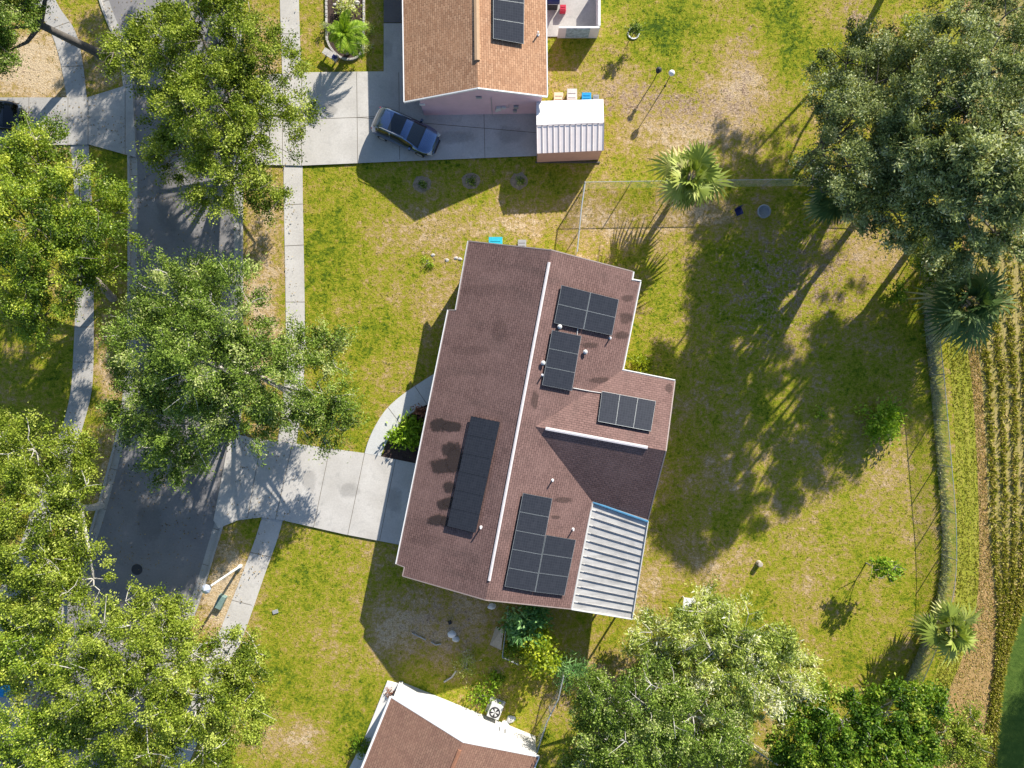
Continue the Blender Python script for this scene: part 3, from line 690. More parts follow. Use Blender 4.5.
# ------------------------------------------------------------------ buildings
def roof_uv(pts, du, dv):
    o = pts[0]; return [((p - o).dot(du), (p - o).dot(dv)) for p in pts]
def slope_face(mb, pts, eave_dir, mi=0):
    n = (pts[1] - pts[0]).cross(pts[2] - pts[0]).normalized()
    if n.z < 0: pts = pts[::-1]; n = -n
    du = eave_dir.normalized(); du = (du - n * du.dot(n)).normalized(); dv = n.cross(du)
    mb.face(pts, roof_uv(pts, du, dv), mi)
def skirt(mb, loop, h=.17):
    """fascia down from a closed roof outline plus its soffit"""
    n = len(loop)
    A = sum(loop[i].x * loop[(i + 1) % n].y - loop[(i + 1) % n].x * loop[i].y for i in range(n))
    if A < 0: loop = loop[::-1]
    dn = Vector((0, 0, h))
    for i in range(n):
        a, b_ = loop[i], loop[(i + 1) % n]
        d = (b_ - a); d.z = 0; d.normalize(); o_ = Vector((d.y, -d.x, 0)) * .035; up = Vector((0, 0, .012))
        mb.face([a - dn + o_, b_ - dn + o_, b_ + o_ + up, a + o_ + up])
        mb.face([a + o_ + up, b_ + o_ + up, b_ - o_ + up, a - o_ + up])
def walls(mb, poly, zf, z0=0.0, n=14, drop=.16):
    m_ = len(poly)
    A = sum(poly[i].x * poly[(i + 1) % m_].y - poly[(i + 1) % m_].x * poly[i].y for i in range(m_))
    if A < 0: poly = poly[::-1]
    for i in range(m_):
        a, b_ = poly[i], poly[(i + 1) % m_]
        for k in range(n):
            p, q = a.lerp(b_, k / n), a.lerp(b_, (k + 1) / n)
            mb.face([(p.x, p.y, z0), (q.x, q.y, z0), (q.x, q.y, zf(q) - drop), (p.x, p.y, zf(p) - drop)])
def quad_grid(c4, nu, nv):
    """c4: corners TL,TR,BR,BL; returns cells"""
    def pt(u, v): return c4[0].lerp(c4[1], u).lerp(c4[3].lerp(c4[2], u), v)
    return [[pt(i / nu, j / nv), pt((i + 1) / nu, j / nv), pt((i + 1) / nu, (j + 1) / nv), pt(i / nu, (j + 1) / nv)] for j in range(nv) for i in range(nu)]
def solar_array(house, cells, nrm, frame, lift=.19):
    root = bpy.data.objects.new('solar_array', None); COL.objects.link(root); root.parent = house
    c = sum((sum(q, Vector()) / 4 for q in cells), Vector()) / len(cells)
    root.location = parent_matrix(house).inverted() @ c
    for q in cells:
        q = [p + nrm * lift for p in q]; cc = sum(q, Vector()) / 4
        q = [p + (cc - p).normalized() * .012 for p in q]
        inn = [p + (cc - p).normalized() * .019 for p in q]; dn = nrm * .045
        m = MB(); up = nrm * .003
        u = (q[1] - q[0]); L1 = u.length; L2 = (q[3] - q[0]).length
        if (q[1] - q[0]).cross(q[2] - q[0]).z > 0: order = [0, 1, 2, 3]
        else: order = [3, 2, 1, 0]
        uvs = [(0.02, 0.02), (L1, 0.02), (L1, L2), (0.02, L2)]
        m.face([inn[i] for i in order], [uvs[i] for i in order], 0)
        for i in range(4):
            j = (i + 1) % 4
            m.face([q[i] + up, q[j] + up, inn[j] + up, inn[i] + up], mi=1)
            m.face([q[i] + up, q[j] + up, q[j] - dn, q[i] - dn], mi=2)
        m.face([(p - dn) for p in q], mi=2)
        m.build('solar_panel', [M_PV, frame, M_PVUNDER], root)
        a, b_ = (q[0] + q[3]) / 2, (q[1] + q[2]) / 2
        rm = MB(); rm.tube([q[0].lerp(q[3], .25) - nrm * .07, q[1].lerp(q[2], .25) - nrm * .10], .02, 5); rm.build('mounting_rail', M_PVFRAMED, root); rm = MB(); rm.tube([q[0].lerp(q[3], .75) - nrm * .07, q[1].lerp(q[2], .75) - nrm * .07], .02, 5); rm.build('mounting_rail', M_PVFRAMED, root)
    return root
def window_part(house, a, b_, z0, z1, out):
    """window on the wall between ground points a,b"""
    m = MB(); g_ = MB(); o = out.normalized()
    def bar(p, q, zz0, zz1, t):
        m.face([p + o * t + Vector((0, 0, zz0)), q + o * t + Vector((0, 0, zz0)), q + o * t + Vector((0, 0, zz1)), p + o * t + Vector((0, 0, zz1))])
    d = (b_ - a).normalized()
    w = .07
    for (p, q, s, e) in ((a, b_, z0, z0 + w), (a, b_, z1 - w, z1), (a, a + d * w, z0 + w, z1 - w), (b_ - d * w, b_, z0 + w, z1 - w), (a.lerp(b_, .5) - d * .03, a.lerp(b_, .5) + d * .03, z0 + w, z1 - w)):
        c = (p + q) / 2; L_ = (q - p).length
        m.box((c.x + o.x * .03, c.y + o.y * .03, (s + e) / 2), (L_, .06, e - s), math.atan2(d.y, d.x))
    g_.face([a + o * .01 + Vector((0, 0, z0)), b_ + o * .01 + Vector((0, 0, z0)), b_ + o * .01 + Vector((0, 0, z1)), a + o * .01 + Vector((0, 0, z1))])
    w_ = m.build('window', M_WHITE, house); g_.build('pane', M_PANE, w_)
def vent_pipe(house, px, py, n_, c_, kind=0):
    p = ray_plane(px, py, n_, c_); m = MB()
    if kind == 0:
        m.lathe(p - Vector((0, 0, .1)), [(.09, 0), (.09, .13), (.045, .14), (.045, .5), (.05, .52)], 12); mm = M_WHITE
    else:
        m.lathe(p - Vector((0, 0, .1)), [(.13, 0), (.13, .12), (.08, .14), (.08, .26), (.14, .28), (.14, .34), (.05, .4)], 14); mm = M_LGREY
    m.build('vent_pipe', mm, house, smooth=False)
def stains(house, spots, n_, c_, proj):
    """algae stains lying on a roof slope"""
    for si, (x, y, rx, ry) in enumerate(spots):
        m = MB(); pts = []
        for k in range(30):
            t = 2 * math.pi * k / 30; q = 1.25 + .22 * noise.noise(Vector((math.cos(t) * 1.5 + x, math.sin(t) * 1.5 + y, 0))) + .12 * noise.noise(Vector((math.cos(t) * 5 + x, math.sin(t) * 5, 1)))
            pts.append(ray_plane(x + math.cos(t) * rx * q, y - math.sin(t) * ry * q, n_, c_ + .006 + .003 * si))
        ce = ray_plane(x, y, n_, c_ + .006 + .003 * si)
        for k in range(30):
            m.face([ce, pts[k], pts[(k + 1) % 30]], [(0.001, 0), (1, 0), (1, 0)])
        m.build('stain', proj, house)

# ---- main house
def plane_from(p, n_): return n_, n_.dot(p)
r0, r1 = P(551.5, 250, 5.15), P(485.5, 600, 5.15)
ru = (r1 - r0).normalized(); rv = Vector((-ru.y, ru.x, 0))      # rv points east
if rv.x < 0: rv = -rv
K = .40
nE = (Vector((0, 0, 1)) + rv * K).normalized(); nW = (Vector((0, 0, 1)) - rv * K).normalized()
cE, cW = nE.dot(r0), nW.dot(r0)
w0 = ray_plane(535, 426.5, nE, cE); 
wdir = Vector((rv.x, rv.y, 0)).normalized()
# wing ridge level through w0
t_ = P(666, 451, w0.z); wdir = (t_ - w0).normalized(); w1 = t_
wn = Vector((-wdir.y, wdir.x, 0)); wn = wn if wn.y > 0 else -wn   # north
KW = .44
nN = (Vector((0, 0, 1)) + wn * KW).normalized(); nS = (Vector((0, 0, 1)) - wn * KW).normalized(); cN, cS = nN.dot(w0), nS.dot(w0)
house = empty('brick_red_roofed_house'.replace('brick_red_roofed_', 'main_'), P(510, 430), 'large house with brown shingle roof, five black solar arrays and a metal patio roof', 'house')
rb = MB()
E = lambda x, y: ray_plane(x, y, nE, cE); Wp = lambda x, y: ray_plane(x, y, nW, cW); Np = lambda x, y: ray_plane(x, y, nN, cN); Sp = lambda x, y: ray_plane(x, y, nS, cS)
def two_plane(a_n, a_c, b_n, b_c, hint):
    """valley line point with given hint: intersect two planes, nearest to hint"""
    d = a_n.cross(b_n).normalized(); 
    # solve for point
    from mathutils import Matrix
    m_ = Matrix((a_n, b_n, d)); return m_.inverted() @ Vector((a_c, b_c, d.dot(hint)))
vN = two_plane(nE, cE, nN, cN, E(623, 372)); vS = two_plane(nE, cE, nS, cS, E(589, 505))
W_NW, W_J1, W_J2, W_SW, W_SW2, W_S = Wp(468.5, 241), Wp(456, 310), Wp(448.5, 310), Wp(396.5, 564), Wp(404.5, 567), Wp(402.5, 576)
slope_face(rb, [r0, W_NW, W_J1, W_J2, W_SW, W_SW2, W_S, r1], ru)
E_NE, E_J1, E_J2 = E(633, 271.5), E(631.5, 280), E(640, 281.5)
E_SE = E(571, 609)
slope_face(rb, [r0, E_NE, E_J1, E_J2, vN, w0], ru); slope_face(rb, [r0, w0, vS, E_SE, r1], ru)
g1, g2 = Np(675, 381), Sp(648, 520)
slope_face(rb, [w0, vN, g1, w1], wdir); slope_face(rb, [w0, w1, g2, vS], wdir)
rb.build('roof', M_SHBROWN, house)
loop = [r0, W_NW, W_J1, W_J2, W_SW, W_SW2, W_S, r1, E_SE, vS, g2, w1, g1, vN, E_J2, E_J1, E_NE]
sk = MB(); skirt(sk, loop)
M_FASCIA = mat('fascia_brown', (.30, .24, .22), .7, var=.1)
sk.build('fascia', M_FASCIA, house)
def gutter_line(house, pts, r_=.045, mm=None):
    m = MB(); m.tube(pts, r_, 6); m.build('rain_gutter', mm or M_WHITE, house)
up = Vector((0, 0, -.02))
gutter_line(house, [p - rv * .05 + up for p in (W_J2, W_SW)]); gutter_line(house, [p - rv * .05 + up for p in (W_NW, W_J1)], .03)
gutter_line(house, [p + rv * .05 + up for p in (E_NE, E_J1)] , .05); gutter_line(house, [E_J1 + wn * .05, E_J2 + wn * .05 + rv * .05]); gutter_line(house, [p + rv * .05 + up for p in (E_J2, vN)]); gutter_line(house, [vN + wn * .05, g1 + wn * .05], .04)
def zroof(p):
    d = (p - r0).dot(rv); zm = r0.z - K * abs(d); q = (p - w0)
    if q.dot(wdir) > 0: zm = max(zm, w0.z - KW * abs(q.dot(wn)))
    return zm
def inset(p, du, dv_): return Vector((p.x, p.y, 0)) + ru * du + rv * dv_
fp = [inset(r0, .25, 0), inset(W_NW, .25, .4), inset(W_J1, 0, .4), inset(W_J2, .3, .45), inset(W_SW, -.4, .45), inset(W_S, -.25, .5), inset(r1, -.25, 0), inset(E_SE, -.25, -.45), inset(vS, 0, -.45)]
fp += [Vector((g2.x, g2.y, 0)) - wdir * .35 + wn * .4, Vector((w1.x, w1.y, 0)) - wdir * .35, Vector((g1.x, g1.y, 0)) - wdir * .35 - wn * .4, Vector((vN.x, vN.y, 0)) - wn * .4 - rv * .4, inset(E_J2, .3, -.45), inset(E_NE, .3, -.45)]
wb = MB(); walls(wb, fp, zroof, n=8); wb.build('wall', M_TANWALL, house)
# ridge vents
def ridge_vent(house, a, b_, w=.16, h=.09, mm=None):
    d = (b_ - a).normalized(); s = Vector((-d.y, d.x, 0)) * w; z = Vector((0, 0, 1)); m = MB()
    pr = [(-1, -.05), (-.9, h * .5), (0, h), (.9, h * .5), (1, -.05)]
    A_ = [a + s * q[0] + z * q[1] for q in pr]; B_ = [b_ + s * q[0] + z * q[1] for q in pr]
    for i in range(4): m.face([A_[i], B_[i], B_[i + 1], A_[i + 1]])
    m.face(A_); m.face(B_[::-1]); return m.build('ridge_vent', mm or M_WHITE, house)
ridge_vent(house, r0.lerp(r1, .035), r0.lerp(r1, .945), .09, .07, mat('pinkish_ridge_metal', (.66, .60, .59), .6, var=.08))
ridge_vent(house, w0.lerp(w1, .08), w0.lerp(w1, .86), .10, .035, mat('grey_ridge_metal', (.62, .58, .58), .6, var=.08))
# stained patches on the west slope beside the panels
sm = stains(house, [(480, 290, 22, 6), (470, 350, 24, 5), (425, 540, 18, 6), (500, 330, 8, 16), (500, 560, 7, 14)], nW, cW, stain_mat('roof_weathering', (.08, .055, .05), .12))
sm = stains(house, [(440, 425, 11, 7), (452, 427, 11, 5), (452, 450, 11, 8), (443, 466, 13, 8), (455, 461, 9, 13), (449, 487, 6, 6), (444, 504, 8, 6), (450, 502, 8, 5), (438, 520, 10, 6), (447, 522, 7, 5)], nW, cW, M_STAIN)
M_STAIN2 = stain_mat('roof_faint_stain', (.06, .045, .04), .38)
sm = stains(house, [(628, 298, 6, 4), (626, 318, 7, 6), (622, 335, 8, 4), (563, 500, 9, 3.2), (556, 517, 5, 2), (590, 345, 10, 3), (600, 380, 12, 3), (520, 570, 5, 9), (535, 400, 4, 10)], nE, cE, M_STAIN2)
sm = stains(house, [(669, 388, 3.5, 5), (583, 388, 3, 2.5)], nN, cN, M_STAIN2)
# solar arrays
def cells(plane, c4, nu, nv): return quad_grid([ray_plane(x, y, plane[0], plane[1] + .19) - plane[0] * .19 for x, y in c4], nu, nv)
solar_array(house, cells((nE, cE), [(561.5, 285), (619, 299.5), (612, 335.5), (554, 323)], 2, 2), nE, M_PVFRAME)
solar_array(house, cells((nE, cE), [(552, 330), (581.5, 336), (572, 391), (542, 385)], 1, 3), nE, M_PVFRAME)
solar_array(house, cells((nN, cN), [(602, 391), (656, 401), (651, 431.5), (598, 421.5)], 3, 1), nN, M_PVFRAME)
solar_array(house, cells((nW, cW), [(471, 416), (500, 422), (475.5, 533), (447, 526)], 1, 6), nW, M_PVFRAMED)
c5 = cells((nE, cE), [(523, 493), (552.5, 498.5), (535, 592), (504.5, 586.5)], 1, 5) + cells((nE, cE), [(546, 535), (576, 540), (564.5, 595.5), (535, 592)], 1, 3)
solar_array(house, c5, nE, M_PVFRAME)
for (x, y, k) in ((559.5, 327, 1), (585, 352, 1), (543, 363, 1), (542.5, 375, 0), (610, 338, 0), (552.5, 480, 0), (573, 529, 0), (447, 383, 0)):
    if x > 500: vent_pipe(house, x, y, nE, cE, k)
vent_pipe(house, 481, 527, nW, cW, 0)
cd = MB()
cd.tube([ray_plane(578, 325, nE, cE + .05), ray_plane(577, 335, nE, cE + .05)], .03, 5)
cd.build('conduit', M_LGREY, house); cd = MB()
cd.tube([ray_plane(573, 388, nE, cE + .05), ray_plane(589, 391, nE, cE + .05), ray_plane(602, 393, nN, cN + .05)], .03, 5)
cd.build('conduit', M_LGREY, house)
# metal patio roof
pa, pb, pc, pd = Vector(vS) + Vector((0, 0, -.12)), P(648, 521, 2.85), P(632, 619, 2.6), E(571, 609.5) + Vector((0, 0, -.10))
pa = pa + rv * .03; pd = pd + rv * .03
pr_ = bpy.data.objects.new('patio_roof', None); COL.objects.link(pr_); pr_.parent = house; pr_.location = parent_matrix(house).inverted() @ ((pa + pb + pc + pd) / 4)
m = MB(); nn = (pb - pa).cross(pd - pa).normalized(); nn = nn if nn.z > 0 else -nn
NR = 14
for i in range(NR):
    t0, t1 = i / NR, (i + 1) / NR
    a0, a1 = pa.lerp(pd, t0), pa.lerp(pd, t1); b0, b1 = pb.lerp(pc, t0), pb.lerp(pc, t1)
    prof = [(0, .05), (.06, .05), (.10, 0), (.94, 0), (.97, .05), (1.0, .05)]
    A_ = [a0.lerp(a1, q[0]) + nn * q[1] for q in prof]; B_ = [b0.lerp(b1, q[0]) + nn * q[1] for q in prof]
    for k in range(5): m.face([A_[k], B_[k], B_[k + 1], A_[k + 1]])
m.face([pa - nn * .04, pb - nn * .04, pc - nn * .04, pd - nn * .04])
m.build('roof_sheet', M_METALROOF, pr_)
m = MB()
for i in range(0, NR + 1):
    a0 = pa.lerp(pd, i / NR); b0 = pb.lerp(pc, i / NR); a0 = a0.lerp(b0, .08)
    s = (pd - pa).normalized() * .03
    m.face([a0 - s + nn * .056, b0 - s + nn * .056, b0 + s + nn * .056, a0 + s + nn * .056])
m.build('roof_rib', M_RIBDARK, pr_)
m = MB()
for a0, b0, r_ in ((pa, pd, .07), (pd, pc, .04), (pc, pb, .04)): m.tube([a0 + nn * .07, b0 + nn * .07], r_, 6)
m.build('edge_trim', M_LGREY, pr_)
m = MB(); m.tube([pa + nn * .08 + wn * -.03, pb + nn * .08 + wn * -.03], .07, 6); m.build('edge_trim', mat('blue_flashing', (.06, .20, .34), .6), pr_)
for t in (.02, .5, .98):
    p = pb.lerp(pc, t) - rv * .15; m = MB(); m.box((p.x, p.y, p.z / 2), (.1, .1, p.z - .08)); m.build('post', M_WHITE, pr_)
# west front details
d0 = inset(W_J2, .3, .45)
for a_, b_ in ((2.2, 3.6), (5.2, 6.4)):
    window_part(house, d0 + ru * a_, d0 + ru * b_, .9, 2.1, -rv)
p = P(441, 345, 0)
m = MB()
dm = MB(); q0 = inset(W_SW, -.4, .45); qa, qb = q0 - ru * 5.4, q0 - ru * .6
c = (qa + qb) / 2 - rv * .03; dm.box((c.x, c.y, 1.07), (4.8, .05, 2.1), math.atan2(ru.y, ru.x)); dm.build('garage_door', M_WHITE, house)
c = d0 + ru * 4.4 - rv * .03; dm = MB(); dm.box((c.x, c.y, 1.05), (.95, .05, 2.1), math.atan2(ru.y, ru.x)); dd = dm.build('door', M_NAVY, house); 
dm = MB(); c2 = c + ru * .35 - rv * .05; dm.tube([c2, c2 + Vector((0, 0, .01))], .03); dm.build('handle', M_STEEL, dd)

# ---- pink house
pk0, pk1 = P(472.5, -110, 4.35), P(478, 88, 4.35)
pu = (pk1 - pk0).normalized(); pv = Vector((-pu.y, pu.x, 0)); pv = pv if pv.x > 0 else -pv
KP = .35
nPE = (Vector((0, 0, 1)) + pv * KP).normalized(); nPW = (Vector((0, 0, 1)) - pv * KP).normalized(); cPE, cPW = nPE.dot(pk0), nPW.dot(pk0)
pink = empty('pink_house', P(475, 60), 'pink stucco house with pale tan shingle roof beside the parked car', 'house')
rb = MB(); a_, b_ = ray_plane(401, -110, nPW, cPW), ray_plane(404, 102, nPW, cPW); c_, d_ = ray_plane(547.5, 96.5, nPE, cPE), ray_plane(545, -110, nPE, cPE)
slope_face(rb, [pk0, a_, b_, pk1], pu); slope_face(rb, [pk0, pk1, c_, d_], pu); rb.build('roof', M_SHTAN, pink)
sk = MB(); skirt(sk, [pk0, a_, b_, pk1, c_, d_], .15); sk.build('fascia', M_WHITE, pink)
zp = lambda p: pk0.z - KP * abs((p - pk0).dot(pv))
A0 = P(422, 116.5); B0 = P(541, 113.5); A0 = Vector((b_.x, b_.y, 0)) + pv * .95 - pu * .02; B0 = Vector((c_.x, c_.y, 0)) - pv * .35 - pu * .0
base_y = P(480, 115.3).y
A0.y = base_y - .03; B0.y = base_y + .08; mid = Vector((pk1.x, (A0.y + B0.y) / 2, 0))
fpk = [A0, mid, B0, B0 - pu * 13, A0 - pu * 13]
wb = MB(); walls(wb, fpk, zp, n=10); wb.build('wall', M_PINK, pink)
ridge_vent(pink, ray_plane(475, -100, nPE, cPE), pk0.lerp(pk1, .86), .17, .1, mat('tan_ridge_cap', (.45, .30, .18), .85, var=.1))
solar_array(pink, quad_grid([ray_plane(x, y, nPE, cPE + .19) - nPE * .19 for x, y in ((493, -21), (524.5, -17), (524, 44), (493, 38.5))], 1, 3), nPE, M_PVFRAME)
m = MB(); wy = lambda x: P(x, 115, 0).x
m.box((wy(481), base_y - .04, 3.05), (.35, .06, .22)); m.build('gable_vent', M_GREY, pink)
m = MB(); m.box((wy(499), base_y - .05, 1.3), (.30, .16, .42)); m.build('meter_box', M_LGREY, pink)
m = MB(); m.box((wy(504), base_y - .05, 1.45), (.28, .14, .2)); m.build('meter_box', M_LGREY, pink)
m = MB(); m.box((wy(497), base_y - .04, .95), (.2, .1, .25)); m.build('meter_box', M_LGREY, pink)
m = MB(); m.tube([(wy(501), base_y - .06, 1.5), (wy(509), base_y - .06, 1.55), (wy(509), base_y - .06, 1.9)], .02, 5); m.build('conduit', M_GREY, pink); m = MB(); m.tube([(wy(492.5), base_y - .05, 0), (wy(492.5), base_y - .05, 3.1)], .02, 5); m.build('conduit', M_GREY, pink)
m = MB(); m.box((wy(516), base_y - .04, 1.5), (.3, .1, .3)); m.build('meter_box', M_GREY, pink)
m = MB(); m.box((wy(515), base_y - .05, .9), (.25, .12, .25)); m.build('meter_box', M_GREY, pink)
vent_pipe(pink, 538, 35, nPE, cPE, 0)
m = MB(); m.box((wy(426), base_y - .05, 2.0), (.35, .08, .18)); m.build('security_light', M_WHITE, pink)

# ---- white-walled house at the bottom
q1 = P(463, 742, 4.6); qA = P(391, 697, 2.7); gv = Vector((q1.x - qA.x, q1.y - qA.y, 0)); hw = gv.length; gv.normalize()
gu = Vector((gv.y, -gv.x, 0)); gu = gu if gu.y < 0 else -gu
KB = (4.6 - 2.7) / hw
nBE = (Vector((0, 0, 1)) + gv * KB).normalized(); nBW = (Vector((0, 0, 1)) - gv * KB).normalized(); cBE, cBW = nBE.dot(q1), nBW.dot(q1)
wh = empty('white_house', P(450, 760), 'house with red brown shingle roof and bright white gable wall at the bottom edge', 'house')
qC = qA + gv * (2 * hw); q2, qA2, qC2 = q1 + gu * 15, qA + gu * 15, qC + gu * 15
rb = MB(); slope_face(rb, [q1, qA, qA2, q2], gu); slope_face(rb, [q1, q2, qC2, qC], gu); rb.build('roof', M_SHRED, wh)
sk = MB(); skirt(sk, [q1, qA, qA2, q2, qC2, qC], .16); sk.build('fascia', M_WHITE, wh)
zb = lambda p: q1.z - KB * abs((p - q1).dot(gv))
bl = [Vector((p.x, p.y, 0)) for p in (qA, q1, qC)]
fpw = [bl[0] + gu * .05 + gv * .15, bl[1] + gu * .05, bl[2] + gu * .05 - gv * .15, bl[2] + gu * 14.6 - gv * .4, bl[0] + gu * 14.6 + gv * .15]
wb = MB(); walls(wb, fpw, zb, n=10); wb.build('wall', M_STUCCO, wh)
gutter_line(wh, [qA - gv * .06 + up, qA2 - gv * .06 + up], .055)
ridge_vent(wh, q1.lerp(q2, .035), q1.lerp(q2, .8), .12, .06, mat('rust_ridge_cap', (.30, .14, .08), .85, var=.2))
m = MB(); pp = bl[0] + gv * .35 - gu * .03; m.tube([(pp.x, pp.y, .1), (pp.x, pp.y, 2.5), (pp.x - gv.x * .2, pp.y - gv.y * .2, 2.62)], .04, 6); m.build('downspout', M_WHITE, wh)
m = MB()
for t in (7.35, 7.75):
    m = MB(); pp = bl[0] + gv * t - gu * .03; m.box((pp.x, pp.y, 1.1), (.05, .05, .5)); m.build('conduit', M_GREY, wh)
# low white concrete path along its west side
m = MB(); wst = [(387.5, 680.5), (399, 683), (391, 700), (345, 810), (330, 806), (365, 737)]
m.prism([P(*p) for p in wst], 0, .12, bottom=False); tag(m.build('path', concrete_mat('white_concrete', (.62, .61, .59), (.72, .71, .69), (.5, .48, .44))), kind='structure')

# ---- shed
shed = empty('garden_shed', P(570, 140), 'small salmon walled shed with white ribbed metal roof at the driveway end', 'shed')
zr_, ze_ = 2.42, 2.1
sA, sB = P(536.5, 125.5, zr_), P(604, 123, zr_)
e1, e2 = P(537, 153.5, ze_), P(603.5, 150.5, ze_); u1, u2 = P(536, 108, ze_ + .0), P(603, 100, ze_)
u1 = Vector((sA.x, 2 * sA.y - e1.y, ze_)); u2 = Vector((sB.x, 2 * sB.y - e2.y, ze_))
m = MB(); m.face([sB, sA, u1.lerp(u2, .08) if False else u1, u2]); 
nrm = (u2 - sB).cross(sA - sB).normalized(); m.build('roof_sheet', M_SHEDWHITE, shed)
m = MB(); nr = 12; sn = Vector((0, -.17, 1)).normalized()
for i in range(nr):
    a0, a1 = sA.lerp(sB, i / nr), sA.lerp(sB, (i + 1) / nr); b0, b1 = e1.lerp(e2, i / nr), e1.lerp(e2, (i + 1) / nr)
    prof = [(0, .035), (.1, .035), (.16, 0), (.84, 0), (.9, .035), (1, .035)]
    A_ = [a0.lerp(a1, q[0]) + sn * q[1] for q in prof]; B_ = [b0.lerp(b1, q[0]) + sn * q[1] for q in prof]
    for k in range(5): m.face([A_[k], B_[k], B_[k + 1], A_[k + 1]])
m.build('roof_sheet', M_SHEDROOF, shed)
m = MB()
for i in range(nr + 1):
    a0 = sA.lerp(sB, i / nr); b0 = e1.lerp(e2, i / nr); s = Vector((.018, 0, 0)); m.face([a0 - s + sn * .04, b0 - s + sn * .04, b0 + s + sn * .04, a0 + s + sn * .04])
s = Vector((0, .03, 0)); m.face([sA - s + sn * .045, sB - s + sn * .045, sB + s + sn * .045, sA + s + sn * .045]); m.build('seam', M_SEAM, shed)
sw = [Vector((e1.x + .06, e1.y + .06, 0)), Vector((e2.x - .06, e2.y + .06, 0)), Vector((sB.x - .06, sB.y, 0)), Vector((u2.x - .06, u2.y - .06, 0)), Vector((u1.x + .06, u1.y - .06, 0)), Vector((sA.x + .06, sA.y, 0))]
zs = lambda p: zr_ - (zr_ - ze_) * min(1, abs(p.y - (sA.y + sB.y) / 2) / abs(sA.y - e1.y))
wb = MB(); walls(wb, sw, zs, n=4, drop=.05); wb.build('wall', M_SHEDPINK, shed)
m = MB(); c = (e1 + e2) / 2; m.box((c.x, c.y - .02, .04), (4.3, .1, .08)); m.build('skid', M_BARKD, shed)

# ---- patio wall behind the pink house
pw = empty('patio_wall', P(580, 37), 'low white patio wall with a blue grey sheet hung on it beside the pink house', 'wall')
m = MB(); a_, b_ = P(557.5, 38), P(597, 37.5); m.box(((a_.x + b_.x) / 2, a_.y + .05, .68), (b_.x - a_.x, .12, 1.36)); m.build('front_wall', M_WHITE, pw)
m = MB(); t_, s_ = P(597, 37.5), P(597, -10); m.box((t_.x, (t_.y + s_.y) / 2 + .12, .68), (.14, s_.y - t_.y, 1.36)); m.build('side_wall', M_WHITE, pw)
m = MB(); x0, x1 = P(565, 38).x, P(588, 38).x; m.box(((x0 + x1) / 2, a_.y - .03, .72), (x1 - x0, .03, 1.2)); m.build('hanging_sheet', M_MURAL, pw)

